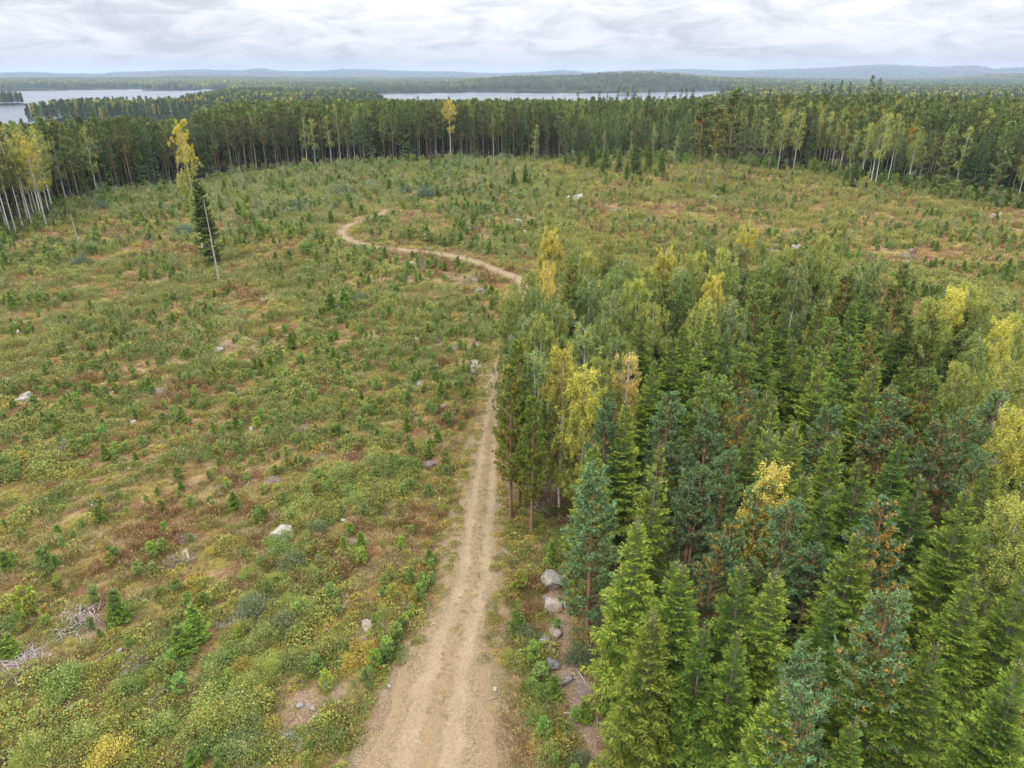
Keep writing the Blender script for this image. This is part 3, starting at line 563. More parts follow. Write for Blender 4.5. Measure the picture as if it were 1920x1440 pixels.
DESC = {'S0': 'green young spruce', 'S1': 'dark young spruce', 'S2': 'green young spruce', 'S3': 'bright green young spruce', 'S4': 'yellow-green young spruce', 'S5': 'thin drooping young spruce', 'P0': 'blue-green young pine', 'P1': 'blue-green young pine with orange inner needles',
        'P2': 'young pine full of orange needles', 'P3': 'dark green young pine', 'P4': 'young pine with browning sides', 'P5': 'tall young pine with bare trunk', 'B0': 'green young birch', 'B1': 'yellow-green young birch', 'B2': 'yellow young birch', 'B3': 'young birch with yellow top', 'B4': 'orange-leaved young birch', 'B5': 'golden young birch', 'B6': 'grey-green young birch'}
KN = {'S': ('young_spruce', 'spruce tree', YS, 'young spruces in the plantation beside the road'), 'P': ('young_pine', 'pine tree', YP, 'young pines in the plantation beside the road'), 'B': ('young_birch', 'birch tree', YB, 'young birches in the plantation beside the road')}
planted = []
def put_young(code, x, y, z, h, lm=None):
    nm, cat, srcs, grp = KN[code[0]]; v = int(code[1])
    if code in ('S0', 'S1') and rnd.random() < .3: v = 2
    tint = (.72, .8, .85) if code == 'S1' else (1.25, 1.12, .75) if code[0] == 'P' and y > 43 else None
    put_tree(nm, cat, DESC[code], grp, srcs[v], x, y, z, h, rnd.uniform(0, 6.28), lm, tint, rnd.uniform(.9, 1.15)); planted.append((x, y))
for q in TOPS:
    x, y, z = from_top(q[1], q[2], q[3]); put_young(q[0], x, y, z, q[3], q[4] if len(q) > 4 else None)
cnt = 0
for _ in range(2600):
    x, y = rnd.uniform(3, 62), rnd.uniform(17, 92)
    if not inside(PLANT, x, y)[0] or min((x-a)**2+(y-b)**2 for a, b in planted) < 3.1**2: continue
    px, py, d = proj(x, y, 8)
    if px < 1190 and 560 < py < 960: continue
    if px > 2050 or py > 1700: continue
    h = rnd.uniform(5.5, 9.8)
    if min((x-a)**2+(y-b)**2 for a, b in [tuple(q) for q in ROAD[:, :2]]) < 25: h *= .72
    code = rnd.choice(['S0', 'S1', 'S1', 'S3', 'P0', 'P3', 'P2', 'S4', 'B0', 'B1', 'B6', 'B0'] if px < 1800 or y < 40 else ['B1', 'S1', 'P3', 'B0', 'S0'])
    put_young(code, x, y, gz(x, y), h); cnt += 1
print('fill trees', cnt)

# ------------------------------------------------------------------ trees standing alone in the clearing
def base_tree(name, cat, desc, src, bx, by, ty, lm, rz=0, wide=1., tint=None, group=None):
    x, y, z = on_ground(bx, by); d = y*CT-(z-CAMZ)*ST
    lo, hi = .5, 45.
    for _ in range(30):
        m = (lo+hi)/2
        if proj(x, y, z+m)[1] > ty: lo = m
        else: hi = m
    return put_tree(name, cat, desc, group, src, x, y, z, lo, rz, lm, tint, wide)
g_asp = grow_birch(91, 23, 2.3, .36, nleaf=9000, leaf=.2, low=(.30, .32, .06), top=(.52, .45, .06), limb=60, tufts=190, mixp=.1, grad=(.45, .8), trad=.006, power=.9)
base_tree('birch_tree', 'birch tree', 'lone golden birch', parts_of(g_asp), 383, 487, 224, 'lone golden birch in the clearing', 1.0)
base_tree('spruce_tree', 'spruce tree', 'dark spruce', parts_of(grow_spruce(92, 13, 2.0, start=.06, step=.46, dens=1.7, blade=1.9, droop=.45, power=.5, sparse=1.2, cin=(.06, .09, .026), cout=(.12, .175, .045), ctip=(.16, .21, .05))), 398, 497, 342, 'dark ragged spruce under the golden birch', .4)
def snag(bx, by, ty, seed, desc, lm, leanx=0.):
    rng = np.random.default_rng(seed); x, y, z = on_ground(bx, by); lo = 1.
    while proj(x, y, z+lo)[1] > ty: lo += .1
    h = lo; T = Tubes(); zz = np.linspace(0, h, 8); T.add(np.stack([leanx*zz/h+rng.normal(0, .03, 8), rng.normal(0, .03, 8), zz], 1), np.linspace(.15, .04, 8), 6)
    r = link('dead_tree', T.mesh('trunk', M['dead']), None, (x, y, z-.1)); B = Tubes()
    for k in range(14):
        zb = rng.uniform(.35, .98)*h; a = rng.uniform(0, 6.28); l = rng.uniform(.15, .6); B.add([[leanx*zb/h, 0, zb], [leanx*zb/h+math.cos(a)*l, math.sin(a)*l, zb+rng.uniform(-.2, .15)]], [.02, .006], 3)
    link('branch_stubs', B.mesh('branch_stubs', M['dead']), r); note(r, 'dead tree', desc, None, x, y, z+h/2, lm)
snag(411, 527, 372, 1, 'bare grey dead trunk', 'bare grey trunk standing beside the dark spruce', -.3)
snag(152, 466, 398, 2, 'short dead trunk', 'short grey snag in the clearing', -.5)
snag(268, 352, 283, 3, 'leaning dead trunk', 'pale dead trunk leaning at the forest edge', -1.2)
for k, (bx, by, ty) in enumerate(((1305, 360, 186), (1316, 350, 190), (1333, 366, 200), (1358, 360, 168))):
    base_tree('pine_tree', 'pine tree', 'tall seed pine', MP[[0, 2, 1, 2][k]], bx, by, ty, ['outermost seed pine left standing in the clearing', 'slender seed pine behind the group of four', 'shortest of the four seed pines', 'tallest of the four seed pines'][k], k*1.3, 1.25, group='seed pines left in the clearing')
for bx, by, ty, lm in ((963, 352, 313, 'slim dark spruce in the far clearing'), (985, 348, 306, 'bushy dark spruce in the far clearing')):
    base_tree('young_spruce', 'spruce tree', 'dark young spruce', YS[0], bx, by, ty, lm, 1, 1.3, (.6, .7, .8))
for bx, by, ty, desc in ((1002, 303, 235, 'round green birch'), (1262, 318, 256, 'light green birch'), (1110, 315, 262, 'dark young spruce'), (1190, 330, 258, 'dark young spruce'), (1215, 322, 262, 'green young spruce'), (1240, 330, 282, 'green young spruce'), (1160, 322, 280, 'green young spruce'), (1135, 318, 270, 'bright young spruce'), (1130, 330, 295, 'green young spruce'), (1175, 340, 300, 'green young spruce'), (1440, 320, 270, 'light green birch'), (1600, 350, 300, 'green young spruce'), (1585, 345, 308, 'bright young spruce'), (1060, 310, 285, 'green young spruce'), (1085, 312, 280, 'bright young spruce'), (1100, 322, 300, 'green young spruce')):
    if 'birch' in desc: base_tree('young_birch', 'birch tree', desc, MB[4], bx, by, ty, None, 1)
    else: base_tree('young_spruce', 'spruce tree', desc, YS[3 if 'bright' in desc else 0], bx, by, ty, None, bx, 1.35, (.75, .85, .85) if 'dark' in desc else None)

# ------------------------------------------------------------------ forest edge: single trees, the nearest and largest of each kind
forest_pts = []
def put_old(kind, v, x, y, h, lm=None, tint=None):
    D = {'MS': ('spruce_tree', 'spruce tree', ['dark old spruce', 'dark old spruce with bare lower trunk', 'full dark spruce'][v % 3], MS, 'old spruces along the forest edge'),
         'MP': ('pine_tree', 'pine tree', ['tall red-trunked pine', 'tall olive pine', 'tall green pine', 'bushy young pine'][v % 4], MP, 'tall pines along the forest edge'),
         'MB': ('birch_tree', 'birch tree', ['green birch', 'yellow-topped birch', 'golden birch', 'yellow-green birch', 'small green birch'][v % 5], MB, 'birches along the forest edge')}[kind]
    put_tree(D[0], D[1], D[2], D[4], D[3][v % len(D[3])], x, y, gz(x, y), h, rnd.uniform(0, 6.28), lm, tint, rnd.uniform(.85, 1.15) if lm is None or 'skyline' not in lm else 1.3); forest_pts.append((x, y))
for kind, v, px, by, ty, lm in (('MB', 1, 482, 318, 210, 'yellow birch with a white trunk in the dark edge'), ('MB', 3, 592, 312, 222, None), ('MB', 3, 622, 310, 216, 'pair-topped pale birch'), ('MB', 2, 845, 300, 187, 'golden-crowned birch high in the forest edge'), ('MB', 0, 577, 314, 220, None),
        ('MB', 3, 1575, 322, 222, 'yellow-green birch in front of the dark edge'), ('MB', 1, 1632, 345, 205, None), ('MB', 3, 1640, 347, 212, None), ('MB', 1, 1663, 347, 215, 'yellow-topped birch with a leaning white trunk'), ('MB', 3, 1700, 350, 235, None), ('MB', 3, 1458, 318, 215, None), ('MB', 3, 1487, 320, 210, None), ('MP', 0, 788, 303, 190, 'red-trunked pine in the dark edge'),
        ('MB', 2, 88, 428, 262, 'golden birch at the left woods'), ('MB', 1, 62, 430, 262, None), ('MB', 1, 45, 432, 250, None), ('MB', 2, 72, 410, 250, None), ('MB', 1, 20, 440, 245, None), ('MB', 3, 95, 408, 258, None), ('MP', 0, 28, 432, 240, None), ('MP', 2, 165, 372, 225, None), ('MP', 2, 205, 363, 220, None), ('MP', 1, 195, 368, 230, None), ('MB', 2, 12, 430, 225, None), ('MB', 1, 55, 420, 235, None), ('MB', 1, 30, 436, 255, None), ('MB', 3, 80, 418, 240, None)):
    x, y, z = on_ground(px, by); lo = 2.
    while proj(x, y, z+lo)[1] > ty and lo < 32: lo += .2
    put_old(kind, v, x, y, lo, lm)
for px, ty in ((1520, 163), (1532, 178), (1548, 157), (1563, 160), (1580, 153), (1597, 156), (1615, 165), (1637, 144), (1652, 149), (1668, 166), (1682, 163), (1220, 168), (1178, 170), (1192, 174), (1160, 172), (1280, 167), (1290, 168), (1302, 170), (1252, 172), (1416, 163), (1448, 170), (1140, 174), (1125, 170), (1085, 174), (1820, 178), (1895, 176), (1860, 172)):
    r = 330 if px < 1700 else 260; a = az_px(px)
    x, y = r*math.sin(a)*1.0, r*math.cos(a); z = gz(x, y); lo = 8.
    while proj(x, y, z+lo)[1] > ty and lo < 33: lo += .2
    put_old('MS', 0 if rnd.random() < .5 else 2, x, y, lo, 'tallest dark spruce breaking the skyline' if px == 1637 else None)
cand = []
rg = np.random.default_rng(99)
xs = rg.uniform(-330, 330, 60000); ys = rg.uniform(60, 420, 60000)
ok = inside(FORPOLY, xs, ys) & (np.abs(np.arctan2(xs, ys)) < R(40)); xs, ys = xs[ok], ys[ok]
dE = seg_dist(EDGE, xs, ys); ok = dE < 45; xs, ys, dE = xs[ok], ys[ok], dE[ok]
order = np.argsort(dE); grid = {}
for a, b in forest_pts: grid.setdefault((int(a//4), int(b//4)), []).append((a, b))
def free(x, y, s):
    i, j = int(x//4), int(y//4)
    for u in (-1, 0, 1):
        for v in (-1, 0, 1):
            for a, b in grid.get((i+u, j+v), ()):
                if (a-x)**2+(b-y)**2 < s*s: return False
    grid.setdefault((i, j), []).append((x, y)); return True
quota = {'MS': 255, 'MP': 285, 'MB': 225}; rest = []
for k in order:
    x, y = float(xs[k]), float(ys[k])
    if not free(x, y, 2.6): continue
    px, py, d = proj(x, y, 10)
    if px < -60 or px > 1980: rest.append((x, y)); continue
    q = rnd.random(); n = float(vn(x/25, y/25, 5))
    if px < 110: kind = 'MB' if q < .55 else 'MP' if q < .8 else 'MS'
    elif px < 420: kind = 'MS' if q < .42 else 'MP' if q < .93 else 'MB'
    elif px < 1060: kind = 'MP' if q < .66 else 'MS' if q < .93 else 'MB'
    elif px < 1420: kind = 'MP' if q < .62 else 'MS' if q < .86 else 'MB'
    elif px < 1780: kind = 'MB' if q < .5 else 'MP' if q < .84 else 'MS'
    else: kind = 'MS' if q < .74 else 'MP' if q < .93 else 'MB'
    if quota[kind] <= 0: rest.append((x, y)); continue
    quota[kind] -= 1
    h = {'MS': rnd.uniform(15, 22.5), 'MP': rnd.uniform(16.5, 22), 'MB': rnd.uniform(14.5, 20.5)}[kind]
    v = {'MS': rnd.choice([0, 1, 2, 2] if 200 < px < 1700 else [0, 2, 2]), 'MP': rnd.choice([0, 1, 2, 0, 1]), 'MB': rnd.choice([0, 3, 0, 1]) if 110 < px < 1400 else rnd.choice([1, 3, 3, 0])}[kind]
    if 1060 < px < 1420:
        h *= .68 if n > .35 else .85
        if kind == 'MP': v = 3
    elif px >= 1420: h *= .93 if n > .3 else .8
    if kind == 'MP' and 1420 <= px and rnd.random() < .5: v = 3
    put_old(kind, v, x, y, h)
print('edge trees', len(forest_pts), quota, len(rest))

# ------------------------------------------------------------------ stuff: what nobody could count, drawn as instances over point clouds
def scatter(name, label, protos, P, rz, sc, idx):
    """protos: list of meshes; P (n,3) points with a turn, a scale and a kind each"""
    col = bpy.data.collections.new(name+'_kinds')
    for k, me in enumerate(protos):
        o = bpy.data.objects.new('%s_kind_%02d' % (name, k), me); col.objects.link(o)
    me = bpy.data.meshes.new(name); me.vertices.add(len(P)); me.vertices.foreach_set('co', np.ascontiguousarray(P, np.float32).ravel())
    for nm, ty, arr in (('turn', 'FLOAT', rz), ('size', 'FLOAT', sc), ('pick', 'INT', idx)):
        a = me.attributes.new(nm, ty, 'POINT'); a.data.foreach_set('value', np.ascontiguousarray(arr, np.float32 if ty == 'FLOAT' else np.int32))
    me.update(); o = bpy.data.objects.new(name, me); SC.collection.objects.link(o)
    o['kind'] = 'stuff'; o['label'] = label
    g = bpy.data.node_groups.new(name, 'GeometryNodeTree'); g.interface.new_socket('Geometry', in_out='INPUT', socket_type='NodeSocketGeometry'); g.interface.new_socket('Geometry', in_out='OUTPUT', socket_type='NodeSocketGeometry')
    gi = g.nodes.new('NodeGroupInput'); go = g.nodes.new('NodeGroupOutput'); ip = g.nodes.new('GeometryNodeInstanceOnPoints'); ci = g.nodes.new('GeometryNodeCollectionInfo')
    ci.inputs['Collection'].default_value = col; ci.inputs['Separate Children'].default_value = True; ci.inputs['Reset Children'].default_value = True
    def at(nm, ty):
        n = g.nodes.new('GeometryNodeInputNamedAttribute'); n.data_type = ty; n.inputs['Name'].default_value = nm; return n.outputs['Attribute']
    cx = g.nodes.new('ShaderNodeCombineXYZ'); g.links.new(at('turn', 'FLOAT'), cx.inputs[2])
    g.links.new(gi.outputs[0], ip.inputs['Points']); g.links.new(ci.outputs[0], ip.inputs['Instance']); ip.inputs['Pick Instance'].default_value = True
    g.links.new(at('pick', 'INT'), ip.inputs['Instance Index']); g.links.new(cx.outputs[0], ip.inputs['Rotation']); g.links.new(at('size', 'FLOAT'), ip.inputs['Scale'])
    g.links.new(ip.outputs[0], go.inputs[0])
    o.modifiers.new('scatter', 'NODES').node_group = g; return o

# far forest
def low_tree(L, rng, kind, x, y, h, n, q):
    z = rng.random(n)**.8; a = rng.uniform(0, 6.283, n)
    if kind == 's': zz = .12*h+z*.88*h; r = .115*h*(1-z)**.8+.1; C = lerp((.035, .055, .020), (.075, .11, .032), rng.random((n, 1))); Dz = -.5
    elif kind == 'p': zz = .42*h+z*.58*h; r = .095*h*np.sin(np.pi*np.clip(z*.8+.15, 0, 1)); C = lerp((.065, .085, .035), (.125, .165, .058), rng.random((n, 1))); Dz = .3
    else:
        zz = .30*h+z*.70*h; r = .10*h*np.sin(np.pi*np.clip(z*.85+.1, 0, 1)); Dz = 0
        C = lerp(*{'b': ((.15, .19, .04), (.22, .25, .05)), 'y': ((.34, .30, .045), (.46, .38, .05)), 'o': ((.36, .22, .04), (.42, .2, .04))}[kind], rng.random((n, 1)))
    r = r*rng.uniform(.55, 1.05, n); c, s = np.cos(a), np.sin(a)
    L.add(np.stack([x+c*r*.5, y+s*r*.5, zz], 1), np.stack([c, s, Dz+rng.normal(0, .4, n)], 1), q*h*rng.uniform(.07, .13, n), q*h*.030, C, rng)
    for k in range(3):
        L.addflat(np.array([[x, y, 0.]]), np.array([[0, 0, 1.]]), np.array([[math.cos(k*2.1), math.sin(k*2.1), 0]]), h*.95, .012*h+.05, np.array([.10, .08, .06]))
def low_proto(name, kinds, seed, spread=0, n=260, q=.75):
    rng = np.random.default_rng(seed); L = Leaves()
    for k, kd in enumerate(kinds):
        a, r = k*2.4, spread*math.sqrt((k+.3)/len(kinds)) if spread else 0
        low_tree(L, rng, kd, r*math.cos(a), r*math.sin(a), rng.uniform(14, 22) if spread else 20, n, q)
    return L.mesh(name, M['needle'])
FP, FR, FS, FI = [], [], [], []
def addf(P, idx, sc):
    n = len(P); FP.append(P); FI.append(idx); FS.append(sc); FR.append(rg.uniform(0, 6.283, n))
def polar(r0, r1, n, half=R(41)):
    r = np.sqrt(rg.uniform(r0*r0, r1*r1, n)); a = rg.uniform(-half, half, n); return r*np.sin(a), r*np.cos(a)
protos = [low_proto('t', 's', 1), low_proto('t', 's', 2, n=300), low_proto('t', 'p', 3), low_proto('t', 'p', 4, n=300), low_proto('t', 'b', 5), low_proto('t', 'y', 6), low_proto('t', 'o', 7),
          low_proto('t', 'spsps', 8, 13, 34, 2.), low_proto('t', 'pspbp', 9, 13, 34, 2.), low_proto('t', 'bpsbb', 10, 13, 34, 2.), low_proto('t', 'yybpb', 11, 13, 34, 2.), low_proto('t', 'ssppssppsb', 12, 42, 22, 2.8), low_proto('t', 'pspsbspspy', 13, 42, 22, 2.8)]
def single_idx(x, y):
    n = len(x); m = fbm(x/70, y/70, 91); q = rg.random(n); far_r = np.arctan2(x, y) > R(16)
    i = np.where(q < .36, rg.integers(0, 2, n), np.where(q < .86, rg.integers(2, 4, n), 4))
    by = (q > .86) | ((m > .56) & (q > .6)); i = np.where(by, np.where(rg.random(n) < .80, 4, 5), i)
    i = np.where(rg.random(n) < .012, 6, i); i = np.where(far_r & (rg.random(n) < .12), 5, i); return i
NPR = len(protos); protos += [b[1] for b in (MS[0], MS[2], MP[0], MP[1], MB[0], MB[1])]
x, y = polar(170, 760, 42000); ok = inside(FORPOLY, x, y); x, y = x[ok], y[ok]; ok = (seg_dist(EDGE, x, y) > 18) | (np.abs(np.arctan2(x, y)) > R(36.5)); x, y = x[ok], y[ok]
keep = rg.random(len(x)) < np.where(np.hypot(x, y) < 420, 1., .62); x, y = x[keep], y[keep]; z = terrain(x, y); ok = z > LAKE+.6; x, y, z = x[ok], y[ok], z[ok]
px_ = 960+FPX*x/(y*CT-(z-CAMZ)*ST); sc = rg.uniform(.74, 1.06, len(x))*np.where((px_ > 1060) & (px_ < 1420) & (np.hypot(x, y) < 360), .85, 1.)
ii = single_idx(x, y); nr_ = np.hypot(x, y) < 520; addf(np.stack([x, y, z], 1), np.where(nr_ & (ii < 6), ii+NPR, ii), np.where(nr_, sc*.87, sc))
x, y = polar(760, 2100, 40000); z = terrain(x, y); ok = z > LAKE+.8; x, y, z = x[ok], y[ok], z[ok]; addf(np.stack([x, y, z], 1), single_idx(x, y), rg.uniform(.72, 1.04, len(x)))
x, y = polar(2000, 6300, 36000); z = terrain(x, y); ok = z > LAKE+1.; x, y, z = x[ok], y[ok], z[ok]; m = fbm(x/260, y/260, 95)
i = np.where(m > .60, 10, np.where(m > .53, 9, rg.integers(7, 9, len(x)))); addf(np.stack([x, y, z-1], 1), i, rg.uniform(.7, 1., len(x)))
for px, ri, wr, wa, n_ in ((318, 2900, 60, 95, 300), (-12, 1640, 34, 36, 60)):
    a = az_px(px)+rg.uniform(-wa, wa, n_)/ri; r = ri+rg.uniform(-wr, wr, n_); x, y = r*np.sin(a), r*np.cos(a); z = terrain(x, y); ok = z > LAKE+.8; addf(np.stack([x, y, z], 1)[ok], rg.integers(0, 5, int(ok.sum())), rg.uniform(.6, .95, int(ok.sum())))
x, y = polar(6300, 11500, 14000); z = terrain(x, y); addf(np.stack([x, y, z-2], 1), rg.integers(11, 13, len(x)), rg.uniform(.5, .8, len(x)))
# small islands and the wooded point out in the lake
scatter('forest', 'unbroken conifer and birch forest reaching out to the lakes and far hills', protos, np.vstack(FP), np.concatenate(FR), np.concatenate(FS), np.concatenate(FI))
print('forest instances', sum(map(len, FP)))

# ------------------------------------------------------------------ undergrowth of the clearing
def herb(name, seed, n, rad, hgt, leaf, cols, wid=.4, up=.3, tall=False, mat='leaf', stems=0):
    rng = np.random.default_rng(seed); L = Leaves(); a = rng.uniform(0, 6.283, n); r = rad*np.sqrt(rng.random(n)); lump = .5+.5*fbm(r*np.cos(a)/(.35*rad)+seed, r*np.sin(a)/(.35*rad), seed, 2)
    z = hgt*(1-(r/rad)**2)*lump*(rng.random(n)**(.5 if not tall else .8))*1.3
    ci = rng.choice(len(cols), n, p=np.array([c[1] for c in cols])/sum(c[1] for c in cols)); C = jit(rng, np.array([c[0] for c in cols])[ci], n, .22)
    D = unit(np.stack([np.cos(a), np.sin(a), 0*a], 1)*.7+rng.normal(0, .6, (n, 3))+[0, 0, up])
    L.add(np.stack([r*np.cos(a), r*np.sin(a), z], 1), D, leaf*rng.uniform(.6, 1.4, n), leaf*wid*.5, C, rng)
    if stems:
        a = rng.uniform(0, 6.283, stems); r = rad*.8*np.sqrt(rng.random(stems)); P = np.stack([r*np.cos(a), r*np.sin(a), 0*a], 1)
        L.add(P, rng.normal(0, .25, (stems, 3))+[0, 0, 1], hgt*rng.uniform(.7, 1.3, stems), .012, jit(rng, (.17, .08, .045), stems, .3), rng)
    return L.mesh(name, M[mat])
G1, G2, YG, YE, RU, BR, TA, PG, SG, OR = (.105, .155, .030), (.165, .22, .042), (.28, .255, .045), (.42, .32, .055), (.30, .14, .07), (.18, .10, .055), (.50, .38, .19), (.235, .29, .075), (.20, .235, .08), (.50, .26, .06)
HERB = [herb('h', 1, 170, .55, .16, .09, [(G1, 2), (G2, 2), (YG, 2), (BR, 1)]),               # 0 green carpet
        herb('h', 2, 170, .6, .16, .08, [(YG, 4), (YE, 1.2), (G2, 1), (BR, 1)]),               # 1 yellow-green moss and bilberry
        herb('h', 3, 200, .55, .30, .09, [(RU, 3), (BR, 3), (G1, 1), (OR, .3)], wid=.3, up=.9), # 2 heather, rusty
        herb('h', 4, 150, .45, .28, .26, [(TA, 4), ((.24, .17, .08), 2), (YG, 1)], wid=.07, up=1.3),   # 3 dry grass
        herb('h', 5, 330, .75, .65, .13, [(PG, 4), (G2, 2), (YG, 2), (YE, .5), (RU, .5)], wid=.6, stems=20),        # 4 raspberry
        herb('h', 6, 170, .5, .75, .14, [(RU, 3), (G1, 1.2), (YG, 1), (TA, 1)], wid=.22, up=.8, tall=True, stems=34),  # 5 fireweed
        herb('h', 7, 200, .5, .40, .10, [(YE, 3), (OR, 1), (YG, 2)], wid=.5, stems=10),          # 6 yellow low shrub
        herb('h', 8, 220, .6, .38, .10, [(G1, 3), (G2, 3), (SG, 1)], wid=.4),                   # 7 dark green low shrub
        herb('h', 9, 46, .7, .14, .55, [((.34, .30, .27), 3), ((.22, .18, .15), 2)], wid=.035, up=.05, mat='needle'),   # 8 dead twigs
        herb('h', 10, 120, .5, .14, .07, [(BR, 3), ((.05, .035, .025), 3), (RU, 1.5), (TA, .6)], up=.2),                   # 9 brown litter
        herb('h', 11, 260, .55, .5, .11, [(PG, 2), (YG, 3), (G2, 2)], wid=.5, stems=16),       # 10 light green herb
        herb('h', 12, 300, .8, .75, .16, [((.18, .24, .07), 3), ((.25, .28, .08), 2.5), (TA, .8), (G1, 2.5), (RU, .8)], wid=.2, up=1.4, tall=True),   # 11 tall sage-green sprouts
        herb('h', 13, 300, .8, .7, .15, [((.26, .26, .06), 3), (YE, 1), (G2, 2), (G1, 2), (RU, .9)], wid=.22, up=1.3, tall=True)]   # 12 tall yellow-green sprouts
NH = len(HERB)
def sapmesh(lst): return [a for a, b in lst]
def zones(x, y):
    n = len(x); a = fbm(x/7, y/7, 201); b = fbm(x/14, y/14, 202); c = fbm(x/3, y/3, 203); q = rg.random(n); r = np.hypot(x, y)
    i = np.where(q < .26, 0, np.where(q < .56, 1, np.where(q < .62, 7, np.where(q < .72, 3, np.where(q < .86, 10, np.where(q < .93, 2, 9))))))
    i = np.where((a > .53) & (q < .62), 2, i); i = np.where((a > .57) & (q > .80), 5, i)
    i = np.where((b > .58) & (q > .45) & (q < .75), 3, i)
    i = np.where((a < .42) & (q < .45), np.where(c > .5, 10, 7), i); i = np.where((c > .66) & (q > .5) & (q < .75), 6, i)
    i = np.where((b < .36) & (q > .6), 4, i); i = np.where(rg.random(n) < .04, 8, i)
    d2 = fbm(x/20+3, y/20, 207); i = np.where((r > 60) & (d2 > .46) & (rg.random(n) < .5), np.where((x > 5) | (rg.random(n) < .3), 12, 11), i)
    i = np.where((r > 190) & (x < 10) & (rg.random(n) < .45), 11, i); i = np.where((fbm(x/2.2, y/2.2, 209) > .64) & (rg.random(n) < .7), 9, i); return i
def clear_pts(r0, r1, n, half=R(39.5), rdmin=.15):
    x, y = polar(r0, r1, n, half); ok = ~inside(FORPOLY, x, y) & ~inside(PLANT, x, y); x, y = x[ok], y[ok]; rd = road_dist(x, y); ok = rd > rdmin+.5*vn(x/2, y/2, 9)+np.where(np.hypot(x, y) > 95, 0.2 if rdmin < .5 else 2.0, 0); return x[ok], y[ok]
UP, UI, US = [], [], []
for r0, r1, n, s0, s1 in ((17, 48, 14500, .6, 1.1), (48, 85, 19000, .7, 1.25), (85, 150, 21000, .9, 1.7), (150, 330, 24000, 1.4, 2.4)):
    x, y = clear_pts(r0, r1, n, R(50) if r0 < 40 else R(43) if r0 < 60 else R(39.5)); i = zones(x, y); s = rg.uniform(s0, s1, len(x)); g_ = fbm(x/(1.3 if r1 < 100 else 3), y/(1.3 if r1 < 100 else 3), 221, 2); s = s*np.where(g_ < .40, .45, np.where(g_ > .62, 1.3, 1.))
    turn = np.maximum(np.exp(-(((x-.3)/2.3)**2+((y-25)/6)**2)) > .37, bare(x, y) > .4); k = ~turn | (rg.random(len(x)) < .5); i = np.where(turn, rg.choice([3, 3, 9, 2, 9], len(x)), i); s = np.where(turn, s*.7, s); x, y, i, s = x[k], y[k], i[k], s[k]
    UP.append(np.stack([x, y, terrain(x, y)-.02], 1)); UI.append(i); US.append(s)
def patch(px, py, rad, n, kinds, s0=.7, s1=1.2):
    x0, y0, z0 = on_ground(px, py); a = rg.uniform(0, 6.283, n); r = rad*np.sqrt(rg.random(n)); x, y = x0+r*np.cos(a), y0+r*np.sin(a)
    k = road_dist(x, y) > .1; x, y = x[k], y[k]; UP.append(np.stack([x, y, terrain(x, y)], 1)); UI.append(rg.choice(kinds, len(x))); US.append(rg.uniform(s0, s1, len(x)))
for p in ((560, 1110, 3., 60, [4, 4, 10]), (520, 1180, 2.4, 40, [4, 10, 6]), (600, 1050, 2.6, 40, [4, 5, 4]), (640, 905, 4.2, 80, [4, 4, 10, 7]), (720, 920, 3., 40, [4, 7]), (560, 950, 3., 30, [4, 10]), (770, 1110, 1.4, 16, [6, 1]), (790, 1075, 1.2, 14, [6, 6, 1]), (840, 1000, 1.6, 20, [6, 1]), (845, 900, 2.2, 24, [6, 10]), (690, 1230, 1.2, 14, [6, 1]), (740, 1160, 1.2, 16, [6, 1, 7]),
          (660, 1240, 1.2, 12, [1, 6]), (290, 1020, 2.4, 30, [5, 2]), (255, 985, 2., 22, [5, 2]), (730, 680, 4, 40, [5, 2]), (790, 640, 4, 44, [5, 2, 3]), (500, 500, 7, 60, [5, 3, 2]), (560, 515, 9, 90, [2, 3, 3]), (965, 1020, 1.3, 22, [6, 2, 1]), (985, 1100, 1.3, 22, [2, 6, 7]), (975, 1180, 1.2, 20, [10, 7, 6]), (990, 1250, 1.2, 20, [10, 7]), (1010, 1330, 1.3, 20, [7, 10, 3]), (955, 960, 1.3, 18, [6, 2]), (1040, 1400, 1.5, 24, [10, 7, 6]), (60, 860, 3.5, 40, [1, 1, 6]), (30, 1010, 3., 40, [1, 3]), (945, 1340, 1.6, 14, [3, 3, 1]), (960, 1420, 1.8, 24, [3, 3, 2]), (900, 1390, 1.2, 8, [3, 1]),
          (480, 1330, 2., 24, [6, 1, 10]), (90, 1380, 2.2, 30, [4, 7, 10]), (250, 1370, 2.4, 34, [4, 7, 10]), (20, 1300, 2., 24, [4, 1])): patch(*p)
# plantation edge and floor
x, y = polar(18, 90, 9000, R(39)); k = inside(PLANT, x, y); x, y = x[k], y[k]; UP.append(np.stack([x, y, terrain(x, y)], 1)); UI.append(rg.choice([9, 9, 2, 7, 0, 8], len(x))); US.append(rg.uniform(.7, 1.2, len(x)))
# verge along the road
d = np.r_[0, np.cumsum(np.hypot(*np.diff(ROAD[:, :2], axis=0).T))]; s = rg.uniform(0, 200, 3200); sd_ = rg.choice([-1, 1], 3200); cx, cyy, w = [np.interp(s, d, ROAD[:, i]) for i in range(3)]; tx, ty = np.interp(s+.5, d, ROAD[:, 0])-cx, np.interp(s+.5, d, ROAD[:, 1])-cyy; ln = np.hypot(tx, ty)+1e-6
off = w*.5+rg.exponential(.8, 3200)-.6; x, y = cx+ty/ln*off*sd_, cyy-tx/ln*off*sd_; k = (road_dist(x, y) > -.65) & (np.hypot(x, y) > 31) & ((np.hypot(x, y) < 90) | (road_dist(x, y) > .3)); x, y = x[k], y[k]
UP.append(np.stack([x, y, terrain(x, y)], 1)); UI.append(rg.choice([0, 1, 2, 3, 6, 6, 10, 7], len(x))); US.append(rg.uniform(.45, .85, len(x)))
